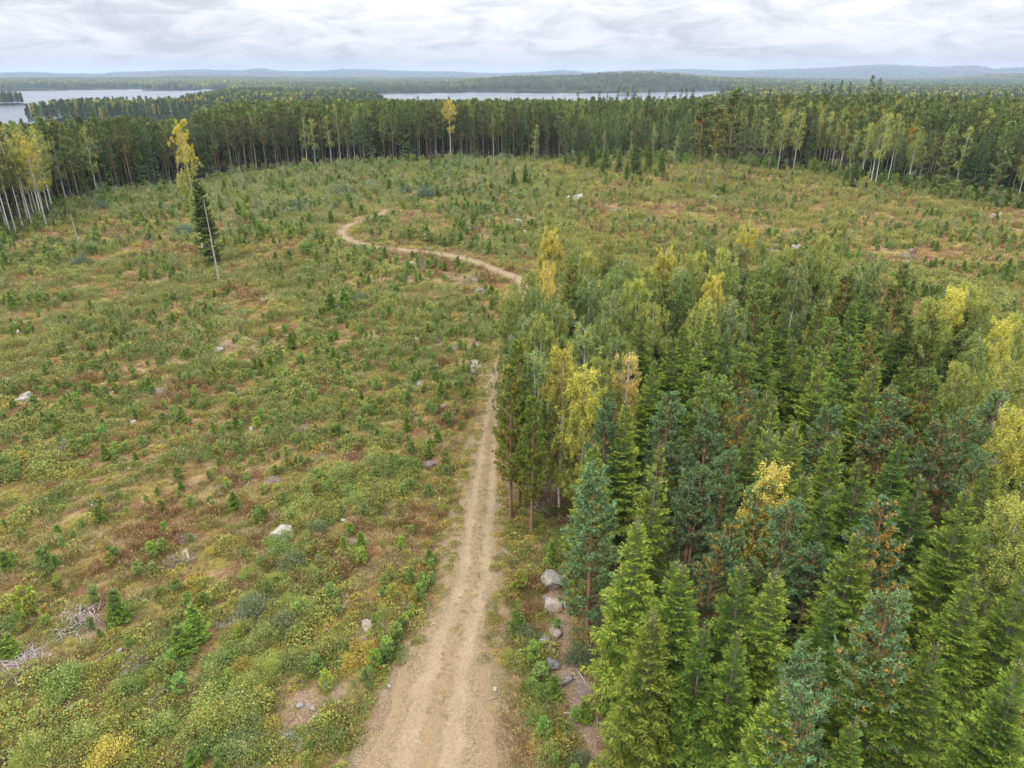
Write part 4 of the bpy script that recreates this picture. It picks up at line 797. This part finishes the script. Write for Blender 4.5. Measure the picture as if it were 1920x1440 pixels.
k_ = 700; s = rg.uniform(6, 75, k_); cx, cyy = np.interp(s, d, ROAD[:, 0])+rg.normal(0, .3, k_), np.interp(s, d, ROAD[:, 1]); UP.append(np.stack([cx, cyy, terrain(cx, cyy)+.06], 1)); UI.append(rg.choice([0, 1, 3], k_)); US.append(rg.uniform(.14, .34, k_))
P = np.vstack(UP); scatter('undergrowth', 'low heather, moss, dry grass, bilberry and raspberry covering the clearing', HERB, P, rg.uniform(0, 6.283, len(P)), np.concatenate(US), np.concatenate(UI))
print('undergrowth', len(P))

# saplings: the largest in view as things, the rest as one mass
KS = [('pine_sapling', 'pine sapling', SPB, ['green pine sapling', 'pine sapling with orange lower needles', 'dense green pine sapling'], 'pine saplings in the clearing'),
      ('spruce_sapling', 'spruce sapling', SSB, ['bright green spruce sapling', 'green spruce sapling', 'full green spruce sapling'], 'spruce saplings in the clearing'),
      ('birch_sapling', 'birch sapling', SBB, ['green birch sapling', 'yellow-green birch sapling', 'golden birch sapling', 'grey-green birch sapling'], 'birch saplings in the clearing')]
left_n = [285, 150, 200]
def put_sap(k, v, x, y, s, lm=None):
    nm, cat, src, ds, grp = KS[k]; z = gz(x, y); o = link(nm, src[v][0], None, (x, y, z-.03), rnd.uniform(0, 6.28)); o.scale = (s*rnd.uniform(.9, 1.15),)*2+(s,)
    if k == 0 and rnd.random() < .5: o.color = (rnd.uniform(.9, 1.5), rnd.uniform(.9, 1.2), rnd.uniform(.8, 1.1), 1)
    note(o, cat, ds[v], grp, x, y, z+.7*s, lm); left_n[k] -= 1
for k in range(21):
    t = k/20; px = 706+(812-706)*t**.9+rnd.uniform(-7, 7); py = 1258-(1258-1075)*t+rnd.uniform(-6, 6); x, y, z = on_ground(px, py); put_sap(0, rnd.choice([0, 2]), x, y, rnd.uniform(.4, .85))
for px, py, s, k, v in ((548, 655, 1., 1, 2), (648, 580, 1.5, 1, 2), (622, 585, 1.3, 1, 0), (445, 812, .8, 1, 0), (680, 1060, .8, 0, 0), (975, 1110, .9, 0, 1), (968, 1190, 1., 0, 0), (1000, 1240, .8, 0, 0), (1035, 1060, .9, 1, 0), (225, 1165, 1.1, 1, 0), (370, 1200, 1.2, 1, 1), (345, 1230, 1., 1, 0), (1012, 1290, .9, 0, 0), (1020, 1385, .8, 0, 0), (835, 880, 1., 0, 0), (838, 800, 1., 0, 2), (90, 1080, 1.3, 0, 0), (60, 1160, 1.4, 0, 2)):
    x, y, z = on_ground(px, py); put_sap(k, v, x, y, s)
tx, tyy, tk, tv, tsz = [], [], [], [], []
for r0, r1, n, smin in ((22, 60, 620, 1.7), (60, 110, 3000, 1.2), (110, 180, 4000, 1.3), (180, 320, 7600, 1.4)):
    x, y = clear_pts(r0, r1, n, R(50) if r0 < 40 else R(42) if r0 < 100 else R(38.5), .8); az = np.arctan2(x, y); r = np.hypot(x, y); dens = fbm(x/12, y/12, 301); px = 960+FPX*x/(y*CT+CAMZ*ST)
    k = dens > .36; x, y, az, r, dens, px = [q[k] for q in (x, y, az, r, dens, px)]
    q = rg.random(len(x)); far = r > 120; right = px > 1100
    kind = np.where(q < .74, 0, np.where(q < .84, 1, 2)); kind = np.where(far & (q > .42), np.where(rg.random(len(x)) < .8, 2, 1), kind)
    v = np.where(kind == 0, rg.choice([0, 0, 1, 2], len(x)), np.where(kind == 1, rg.integers(0, 3, len(x)), rg.choice([0, 1, 1, 3], len(x))))
    band = (py_ := 720+FPX*(-(y*ST-CAMZ*CT))/(y*CT+CAMZ*ST)) < 425
    v = np.where((kind == 2) & band & (px < 960) & (q > .5), 3, v); v = np.where((kind == 2) & right & (rg.random(len(x)) < .14), 2, v); v = np.where((kind == 2) & (rg.random(len(x)) < .05), 2, v)
    s = .78*rg.uniform(.5, 1.05, len(x))*np.where(r < 120, .95, 1.05+.5*(dens-.36)/.3)*np.where(kind == 2, np.where(r < 120, .65, 1.), 1)*np.where(far & band & (px < 960), 1.25, 1)
    tx.append(x); tyy.append(y); tk.append(kind); tv.append(v); tsz.append(s)
ex, ey = polar(150, 330, 60000, R(38.5)); eo = seg_dist(EDGE, ex, ey) < 7; ex, ey = ex[eo], ey[eo]; ep = 960+FPX*ex/(ey*CT+CAMZ*ST); eo = rg.random(len(ex)) < np.where((ep > 150) & (ep < 1060), .12, .25)+.4*(fbm(ex/9, ey/9, 333) > .5); ex, ey = ex[eo][:1300], ey[eo][:1300]
tx.append(ex); tyy.append(ey); q = rg.random(len(ex)); kk = np.where(q < .4, 1, np.where(q < .65, 0, 2)); tk.append(kk); tv.append(np.where(kk == 2, rg.choice([0, 1, 1, 3], len(ex)), rg.integers(0, 3, len(ex)))); tsz.append(rg.uniform(.5, 2.3, len(ex))*np.where((960+FPX*ex/(ey*CT+CAMZ*ST)) < 1060, .6, 1.))
tx, tyy, tk, tv, tsz = map(np.concatenate, (tx, tyy, tk, tv, tsz)); o_ = np.argsort(np.hypot(tx, tyy)/tsz**.8); rem = []
for j in o_:
    a, b, dd = proj(tx[j], tyy[j], .5)
    if left_n[tk[j]] > 0 and -5 < a < 1925 and b < 1450: put_sap(int(tk[j]), int(tv[j]), float(tx[j]), float(tyy[j]), float(tsz[j]))
    else: rem.append(j)
rem = np.array(rem); off = np.array([0, 3, 6])
P = np.stack([tx[rem], tyy[rem], terrain(tx[rem], tyy[rem])-.03], 1)
scatter('young_growth', 'thousands of knee-high pine, spruce and birch seedlings across the clearing', sapmesh(SPB)+sapmesh(SSB)+sapmesh(SBB), P, rg.uniform(0, 6.283, len(P)), tsz[rem], off[tk[rem]]+tv[rem])
print('saplings', left_n, len(rem))

# ------------------------------------------------------------------ bushes
BUSHM = {}
def bush_mesh(kind):
    if kind in BUSHM: return BUSHM[kind]
    cols = {'light': [(PG, 4), (G2, 2), (YG, 1), (RU, .3)], 'yellow': [((.24, .26, .05), 5), (YE, .7), (PG, 3)], 'green': [(G2, 4), (G1, 2), (PG, 1)], 'grey': [((.15, .18, .11), 3), (SG, 2), (G1, 1)], 'willow': [((.075, .115, .07), 3), ((.10, .14, .09), 2)], 'gold': [(YE, 2), ((.38, .27, .06), 2), (YG, 2)]}[kind]
    rng = np.random.default_rng(hash(kind) % 1000 if False else len(kind)*7+ord(kind[0])); L = Leaves(); n = 3600 if kind != 'yellow' else 7500; c = unit(rng.normal(0, 1, (26, 3))*[1, 1, .8])*rng.uniform(.35, .8, (26, 1)); c[:, 2] = np.abs(c[:, 2])*1.1+.1
    P = c[rng.integers(0, 26, n)]+rng.normal(0, .16, (n, 3)); P[:, 2] = np.abs(P[:, 2]); ci = rng.choice(len(cols), n, p=np.array([q[1] for q in cols])/sum(q[1] for q in cols)); C = jit(rng, np.array([q[0] for q in cols])[ci], n, .2)
    L.add(P, unit(P*[1, 1, .6]+rng.normal(0, .6, (n, 3))), (.078 if kind != 'yellow' else .052)*rng.uniform(.7, 1.4, n), .022 if kind not in ('willow', 'yellow') else .015, C, rng)
    T = Tubes()
    for q in c: T.add([[q[0]*.1, q[1]*.1, 0], [q[0]*.5, q[1]*.5, q[2]*.6], list(q)], [.022, .014, .006], 4)
    BUSHM[kind] = (L.mesh('foliage', M['leaf']), T.mesh('stems', M['bark_spruce'])); return BUSHM[kind]
BW = {'light': 'pale green leafy bush', 'yellow': 'yellow-green leafy bush', 'green': 'bright green bush', 'grey': 'grey-green bush', 'willow': 'dull blue-green willow bush', 'gold': 'golden bush'}
for px, py, wpx, kind, lm in ((432, 1335, 130, 'yellow', 'big yellow-green bush in the lower clearing'), (250, 1290, 60, 'green', None), (120, 1290, 95, 'green', 'bright green bush beside the fallen pole'), (70, 1400, 90, 'light', None), (330, 1250, 70, 'green', None), (300, 1370, 80, 'light', None), (395, 1398, 70, 'green', None), (215, 1420, 80, 'gold', None), (60, 1432, 70, 'yellow', None), (170, 1380, 90, 'light', None), (752, 885, 62, 'green', 'round green bush near the road'), (700, 870, 50, 'light', None), (640, 900, 60, 'light', None), (600, 930, 60, 'light', None), (672, 940, 55, 'light', None), (795, 840, 30, 'green', None),
        *[(int(560-150*t+rnd.uniform(-55, 55)), int(960+460*t+rnd.uniform(-22, 22)), int(46+34*t+rnd.uniform(-8, 8)), rnd.choice(['light', 'light', 'green', 'light', 'yellow', 'grey']), None) for t in [k/33 for k in range(34)]],
        *[(int(830-150*t+rnd.uniform(-9, 5)), int(960+290*t), int(24+10*t), rnd.choice(['gold', 'light', 'green', 'yellow']), None) for t in [k/9 for k in range(9)]], (540, 1240, 70, 'light', None), (510, 1200, 60, 'yellow', None), (560, 1160, 60, 'light', None), (470, 1080, 40, 'green', None), (585, 1090, 60, 'light', None), (452, 1265, 60, 'gold', None), (675, 565, 34, 'grey', 'round grey-green bush past the middle'), (640, 582, 26, 'grey', None), (188, 392, 34, 'willow', 'blue-green willow bush by the left woods'), (150, 498, 44, 'willow', None), (350, 440, 46, 'willow', None), (330, 450, 30, 'green', None), (292, 358, 22, 'willow', None), (465, 475, 26, 'gold', 'small golden bush in the clearing'), (553, 468, 14, 'gold', None), (528, 468, 14, 'gold', None), (485, 325, 22, 'willow', None), (130, 525, 36, 'yellow', None), (575, 465, 34, 'green', None),
        (995, 1195, 48, 'grey', 'silvery bush beside the road stones'), (1085, 1240, 60, 'grey', None), (1012, 1300, 60, 'green', 'vivid green bush at the roadside'), (1005, 1340, 44, 'light', None), (1032, 1035, 34, 'green', None), (960, 1240, 44, 'yellow', None), (1032, 1425, 60, 'light', None), (1085, 1432, 50, 'grey', None), (970, 1140, 34, 'light', None), (800, 1100, 26, 'gold', 'golden roadside bush'), (655, 1245, 36, 'gold', None), (778, 1130, 22, 'gold', None), (25, 1175, 50, 'green', None), (1050, 325, 30, 'gold', None), (620, 1385, 44, 'green', None), (1655, 410, 24, 'gold', None), (1495, 545, 20, 'green', None), (800, 370, 40, 'willow', None), (760, 362, 30, 'willow', None), (690, 355, 34, 'grey', None), (640, 370, 44, 'grey', None), (560, 395, 44, 'grey', None), (500, 410, 40, 'grey', None), (870, 360, 26, 'grey', None)):
    x, y, z = on_ground(px, py); d = y*CT-(z-CAMZ)*ST; s = wpx/FPX*d/1.75; r = bpy.data.objects.new('bush', None); SC.collection.objects.link(r); r.location = (x, y, z-.05); r.scale = (s, s*rnd.uniform(.85, 1.1), s*rnd.uniform(.75, 1.)); r.rotation_euler = (0, 0, rnd.uniform(0, 6))
    f, st = bush_mesh(kind); link('foliage', f, r); link('stems', st, r); note(r, 'bush', BW[kind], 'bushes in the clearing', x, y, z+.5*s, lm)

# ------------------------------------------------------------------ boulders and stones
def ico(n=3):
    import bmesh
    bm = bmesh.new(); bmesh.ops.create_icosphere(bm, subdivisions=n, radius=1); V = np.array([v.co[:] for v in bm.verts]); F = np.array([[v.index for v in f.verts] for f in bm.faces]); bm.free(); return V, F
ICO = ico(4)
def rock_mesh(seed, sx, sy, sz):
    rng = np.random.default_rng(seed); V, F = ICO; V = V.copy()
    for k in range(20):                      # cut by planes: broken granite faces
        n = unit(rng.normal(0, 1, 3)*[1, 1, .9]); d = rng.uniform(.42, .72); over = V@n-d; V = V-np.clip(over, 0, None)[:, None]*n[None]*.985
    r = 1.35+.06*(fbm(V[:, 0]*3+seed, V[:, 1]*3+V[:, 2]*2.3, seed, 3)-.5)
    return make_mesh('rock', V*r[:, None]*[sx, sy, sz], F, [M['rock']], smooth=False)
ROCKM = [rock_mesh(s, .5, .5, .5) for s in range(6)]
def put_rock(px, py, w, hh, dd, desc, lm=None, seed=None, rz=None, tint=None, own=False, sink=.22):
    """w, hh in photo pixels; dd depth over width"""
    x, y, z = on_ground(px, py+hh*.4); d = y*CT-(z-CAMZ)*ST; W = w/FPX*d
    seed = rnd.randrange(1000) if seed is None else seed
    rz = rnd.uniform(0, 6.28) if rz is None else rz
    name = 'boulder' if W > .8 else 'rock'
    o = link(name, rock_mesh(seed, .5, .5, .5) if own else ROCKM[seed % 6], None, (x, y, z+W*.28-sink*W), rz)
    o.scale = (W*1.1, W*dd, W*rnd.uniform(.55, .8)) if not own else (W*1.1, W*dd, W*.7)
    if tint: o.color = (*[min(q, 1.25) for q in tint], 1)
    o.rotation_euler = (rnd.uniform(-.25, .25), rnd.uniform(-.25, .25), rz); note(o, 'rock', desc, None, x, y, z+.2, lm)
put_rock(532, 985, 50, 52, 1.1, 'pale boulder', 'large pale boulder in the clearing', 3, .9, (1.15, 1.12, 1.08), True)
put_rock(1036, 1072, 52, 50, 1.25, 'grey slab boulder', 'grey slab boulder beside the road', 8, 2.2, (1.0, .98, .95), True)
put_rock(1036, 1128, 48, 32, .8, 'pale boulder half covered by moss', 'pale mossy boulder below the grey slab', 5, .4, (1.25, 1.15, 1.02), True)
for px, py, w, hh, t, lm in ((1043, 1180, 22, 24, (.95, .85, .78), None), (1024, 1196, 16, 14, (.85, .9, .95), None), (1036, 1203, 10, 12, (.8, .88, 1), None), (1033, 1218, 14, 10, (1, .85, .7), None), (1036, 1236, 20, 30, (.62, .68, .74), 'dark blue-grey stone in the roadside row'), (1045, 1222, 9, 10, (.8, .88, 1), None), (1065, 1268, 18, 18, (.75, .7, .7), None), (1060, 1133, 12, 12, (.9, .92, 1), None), (1022, 1118, 10, 12, (.9, .92, 1), None),
        (890, 675, 16, 16, (1.1, 1.1, 1.1), 'grey stone heap beside the road'), (881, 684, 12, 14, (.95, .95, .95), None), (898, 686, 14, 10, (1.1, 1, .9), None), (885, 695, 14, 12, (.9, .9, .92), None), (903, 539, 16, 14, (1.1, 1.12, 1.18), 'white stone past the road bend'), (783, 496, 18, 9, (1.15, 1.15, 1.15), 'white stone beyond the heather'), (806, 494, 9, 9, (.8, .8, .85), None), (818, 685, 12, 10, (.8, .8, .8), None), (790, 715, 18, 12, (.65, .62, .6), None), (780, 633, 8, 7, (1.3, 1.3, 1.25), None), (784, 600, 6, 5, (1.3, 1.25, 1.15), None), (898, 588, 6, 10, (1.2, 1.2, 1.2), None), (893, 645, 10, 9, (1.1, 1.1, 1.1), None), (833, 760, 18, 12, (.6, .58, .58), None),
        (802, 868, 20, 12, (.6, .56, .58), None), (1085, 370, 18, 10, (1.45, 1.42, 1.35), 'bright white boulder in the far clearing'), (1067, 368, 6, 5, (1.4, 1.4, 1.3), None), (972, 415, 16, 9, (1.2, 1.2, 1.2), None), (982, 432, 10, 8, (1.1, 1.1, 1.1), None), (920, 434, 9, 6, (1.2, 1.2, 1.2), None), (886, 428, 14, 6, (.6, .6, .65), None), (1017, 398, 6, 5, (1.3, 1.3, 1.2), None), (1044, 415, 14, 6, (.8, .8, .8), None), (1340, 371, 12, 6, (1.4, 1.4, 1.35), None), (1345, 348, 6, 6, (1.4, 1.3, 1.3), None), (1415, 349, 7, 6, (1.2, 1.2, 1.2), None), (1877, 400, 13, 8, (1.1, 1.1, 1.1), 'pale stone heap at the clearing rim'), (1862, 402, 10, 8, (1.1, 1.1, 1.1), None), (1890, 442, 6, 5, (1.3, 1.3, 1.3), None),
        (1645, 485, 12, 12, (1, 1, 1), None), (1490, 465, 18, 6, (1.1, 1.1, 1.1), None), (1452, 458, 12, 6, (1.1, 1.1, 1.1), None), (1710, 470, 14, 9, (.85, .82, .88), 'flat grey slab in the far clearing'), (1700, 490, 9, 6, (.9, .9, .92), None), (1605, 450, 12, 6, (.9, .8, .85), None), (1480, 340, 12, 6, (1, 1, 1), None), (50, 738, 20, 10, (1.25, 1.22, 1.15), 'white stone pair at the clearing edge'), (47, 748, 22, 9, (1.1, 1.1, 1.1), None), (70, 748, 9, 6, (1.2, 1.2, 1.2), None), (145, 668, 12, 7, (1.2, 1.2, 1.2), None), (130, 650, 8, 7, (1.4, 1.4, 1.3), None), (32, 622, 10, 7, (1.3, 1.3, 1.3), None), (325, 600, 8, 5, (1.4, 1.4, 1.3), None), (345, 578, 8, 5, (1.4, 1.4, 1.3), None), (338, 623, 8, 5, (1.4, 1.4, 1.3), None), (351, 662, 6, 5, (1.4, 1.4, 1.3), None), (437, 696, 10, 5, (1.3, 1.3, 1.3), None), (410, 655, 18, 6, (1.1, 1.1, 1.1), None), (524, 685, 8, 8, (.9, .95, 1.1), None),
        (250, 787, 12, 14, (1.1, 1.1, 1.15), 'small white stone in the left clearing'), (472, 800, 11, 12, (1.4, 1.4, 1.4), None), (127, 787, 8, 6, (1.3, 1.3, 1.2), None), (15, 802, 12, 7, (.9, .9, 1), None), (242, 877, 9, 8, (1.2, 1.2, 1.1), None), (445, 942, 10, 10, (1.2, 1.2, 1.2), None), (70, 1084, 11, 7, (1.3, 1.3, 1.25), None), (92, 1228, 12, 7, (1, 1, 1), None), (222, 1218, 12, 9, (.9, .9, 1), None), (395, 1275, 30, 14, (.9, .78, .7), 'pinkish flat stone under the yellow-green bush'), (345, 1037, 20, 12, (1.2, 1.15, .9), None), (602, 1240, 7, 9, (1.2, 1.2, 1.1), None), (640, 1226, 14, 16, (.8, .82, .9), None), (595, 1257, 14, 9, (1, 1, 1.05), None), (562, 1320, 14, 12, (.9, .9, .95), None), (585, 1325, 12, 8, (.9, .85, .8), None), (610, 1320, 9, 7, (1.2, 1.2, 1.1), None), (607, 1338, 10, 8, (1, 1, 1), None), (607, 1280, 10, 8, (1, 1, 1), None), (473, 1402, 16, 12, (.9, .9, .92), None), (615, 1280, 8, 6, (1, 1, 1), None), (636, 1313, 8, 7, (1, 1, 1), None), (3, 1410, 20, 18, (.9, .9, .92), None),
        (929, 1290, 9, 6, (1.5, 1.5, 1.45), 'small white stone on the road margin'), (730, 1285, 10, 8, (1.1, 1.1, 1.1), None), (645, 975, 8, 4, (1.2, 1.2, 1.2), None), (690, 1170, 24, 12, (1.1, 1., .9), None), (715, 1113, 9, 7, (1.2, 1.2, 1.2), None), (680, 1195, 10, 7, (1.1, 1.1, 1.1), None), (950, 590, 10, 6, (1, 1, 1), None), (1122, 610, 6, 5, (1, 1, 1), None), (650, 745, 10, 8, (1, 1, 1), None), (630, 880, 8, 6, (1.2, 1.2, 1.2), None), (560, 730, 8, 5, (1.2, 1.2, 1.2), None), (190, 720, 8, 5, (1.2, 1.2, 1.2), None)):
    w *= 1.25 if not (1000 < px < 1080 and py > 1080) else 1.6; nm = 'white stone' if t[0] > 1.15 and t[2] > 1.05 else 'dark stone' if t[0] < .75 else 'reddish stone' if t[2] < t[0]-.1 else 'grey stone'
    put_rock(px, py, w, hh, rnd.uniform(.7, 1.2), nm, lm, None, None, t)

# ------------------------------------------------------------------ felled poles, roots and brush piles
def ground_path(pts, lift=.08):
    P = [on_ground(a, b) for a, b in pts]; out = []
    for i in range(len(P)-1):
        for t in np.linspace(0, 1, 6)[:-1 if i < len(P)-2 else None]:
            x, y = lerp(P[i][:2], P[i+1][:2], t); out.append((x, y, gz(x, y)+lift))
    return np.array(out)
for pts, r, lm, desc in (([(137, 1288), (121, 1350), (104, 1400)], .05, 'long pale pole by the bright green bush', 'pale pole'), ([(200, 1325), (213, 1352)], .04, None, 'short pole'), ([(112, 1440), (215, 1340), (265, 1300)], .035, 'thin pole among the brush', 'thin pole'), ([(255, 1372), (275, 1335)], .05, None, 'short pole'), ([(280, 1322), (300, 1300), (318, 1292)], .10, 'barkless root log', 'barkless log'), ([(284, 1440), (335, 1400)], .05, None, 'grey branch'), ([(405, 1150), (428, 1157)], .06, None, 'grey branch'), ([(60, 1205), (68, 1240), (50, 1270)], .03, None, 'curved branch'), ([(150, 1275), (200, 1225), (235, 1200)], .03, None, 'thin pole'), ([(0, 1345), (50, 1310)], .035, None, 'thin pole'), ([(80, 990), (115, 968)], .03, None, 'thin branch'),
        ([(667, 755), (690, 785)], .05, 'forked white branch in the clearing', 'white branch'), ([(672, 765), (693, 788)], .04, None, 'white branch'), ([(768, 990), (769, 1040)], .03, None, 'dark branch'), ([(1080, 1255), (1100, 1285), (1110, 1300)], .04, 'grey branch beside the spruces', 'grey branch'), ([(1065, 1277), (1090, 1270)], .04, None, 'grey branch'), ([(1055, 1340), (1100, 1335)], .03, None, 'thin branch'), ([(790, 1180), (818, 1170)], .04, 'dead branch lying on the road', 'dead branch'), ([(1120, 1345), (1118, 1375)], .03, None, 'thin branch'), ([(173, 950), (174, 935)], .05, None, 'pale stick'), ([(610, 1180), (628, 1192)], .03, None, 'thin branch'), ([(40, 560), (62, 564)], .06, None, 'grey log'), ([(930, 1310), (905, 1318)], .025, None, 'pale stick'), ([(420, 1430), (470, 1370)], .03, None, 'grey branch'), ([(1125, 1415), (1140, 1440)], .05, None, 'pale stick')):
    P = ground_path(pts); rr = np.linspace(r, r*.45, len(P)); P[:, :2] += np.random.default_rng(len(THINGS)).normal(0, .03, (len(P), 2)); c = P[0].copy()
    o = link('fallen_branch', Tubes().add(P-c, rr, 6).mesh('fallen_branch', M['dead']), None, c); note(o, 'fallen branch', desc, 'felled poles and branches', *c, lm)
PILEM = []
for s in range(4):
    rng = np.random.default_rng(500+s); T = Tubes()
    for k in range(150):
        a, b = rng.uniform(0, 6.28, 2); r = math.sqrt(rng.random()); z = .38*(1-r*r)*rng.random()+.03; l = rng.uniform(.3, 1.)
        p = np.array([r*math.cos(a), r*math.sin(a), z]); d_ = np.array([math.cos(b), math.sin(b), rng.normal(0, .16)]); m = p+d_*l*.5+[0, 0, rng.uniform(-.02, .1)]
        T.add([p, m, p+d_*l+rng.normal(0, .06, 3)], [rng.uniform(.010, .026), .012, .005], 4)
    PILEM.append(T.mesh('brush_pile', M['dead']))
for px, py, w, lm in ((120, 835, 58, 'pale brush pile in the left clearing'), (165, 632, 34, 'grey brush pile by two white stones'), (182, 600, 28, None), (140, 1165, 100, 'wide tangle of dead twigs'), (45, 1245, 90, 'brush heap beside the curved branch'), (553, 806, 50, 'brown brush pile mid clearing'), (885, 527, 50, 'brush pile at the road bend'), (330, 1050, 60, 'brush pile near the rusty weeds'), (350, 1010, 40, None), (45, 870, 36, None), (510, 900, 34, None), (300, 735, 44, 'brush pile among rusty heather'), (365, 820, 30, None), (160, 847, 30, None), (790, 570, 34, None), (870, 530, 30, None), (650, 1020, 40, None), (905, 610, 34, None), (250, 1245, 60, None), (430, 1160, 60, None), (545, 1390, 60, 'grey twig heap near the road'), (1075, 1130, 30, None), (95, 565, 40, None), (75, 700, 20, None), (20, 880, 30, None), (590, 680, 26, None), (395, 595, 24, None), (245, 548, 34, None), (850, 650, 30, None), (1095, 1290, 44, None), (1700, 480, 34, None), (1440, 470, 30, None), (1225, 415, 40, None), (1160, 395, 30, None), (900, 470, 30, None), (820, 640, 24, None)):
    x, y, z = on_ground(px, py); d = y*CT-(z-CAMZ)*ST; s = w/FPX*d/2.4; o = link('brush_pile', PILEM[rnd.randrange(4)], None, (x, y, z-.02), rnd.uniform(0, 6)); o.scale = (s, s, s*.8); note(o, 'brush pile', 'grey brush pile' if d > 45 else 'grey heap of twigs', 'logging brush piles', x, y, z, lm)

# ------------------------------------------------------------------ labels: every thing by its look and by the landmark it stands next to
ORD = 'first second third fourth fifth sixth seventh eighth ninth tenth eleventh twelfth'.split()
LMS = [t for t in THINGS if t[4]]
for t in LMS: t[0]['label'] = t[4] if len(t[4].split()) > 3 else t[4]+' in the clearing'
buckets = {}
for t in THINGS:
    if t[4]: continue
    best = sorted(LMS, key=lambda l: math.hypot((l[2]-t[2]), (l[3]-t[3])*1.3))[0]; dx, dy = t[2]-best[2], t[3]-best[3]
    if abs(dy) > abs(dx): rel = 'beyond' if dy < 0 else 'in front of'
    else: rel = 'to the right of' if dx > 0 else 'to the left of'
    buckets.setdefault((t[1], rel, best[4]), []).append((math.hypot(dx, dy), t))
nshared = 0
for (desc, rel, lm), L_ in buckets.items():
    L_.sort(key=lambda q: q[0])
    for k, (dd, t) in enumerate(L_):
        pre = '' if len(L_) == 1 else (ORD[k]+' ') if k < 12 else 'more distant '
        if k >= 12: nshared += 1; t[0]['group'] = (t[0].get('group') or desc)+', farther from the '+lm
        lab = f'{pre}{desc} {rel} the {lm}'
        w = lab.split()
        if len(w) > 16: lab = f'{pre}{desc} {rel} the {" ".join(lm.split()[:16-len(w)])}'
        t[0]['label'] = lab
print('things', len(THINGS), 'shared labels', nshared)

# ------------------------------------------------------------------ air
def haze(density=8.5e-5):
    x, y0, y1, z0, z1 = 17500, -17500, 17500, -29., 150.
    V = [(a, b, c) for a in (-x, x) for b in (y0, y1) for c in (z0, z1)]
    F = [(0, 1, 3, 2), (4, 6, 7, 5), (0, 4, 5, 1), (2, 3, 7, 6), (0, 2, 6, 4), (1, 5, 7, 3)]
    m, t = new_mat('haze'); p = N(t, 'ShaderNodeVolumePrincipled'); p.inputs['Color'].default_value = (.54, .67, .90, 1); p.inputs['Density'].default_value = density
    o_ = N(t, 'ShaderNodeOutputMaterial'); t.links.new(p.outputs[0], o_.inputs['Volume'])
    o = link('haze', make_mesh('haze', V, np.array(F), [m])); o['kind'] = 'stuff'; o['label'] = 'thin blue haze over the far woods'
haze()
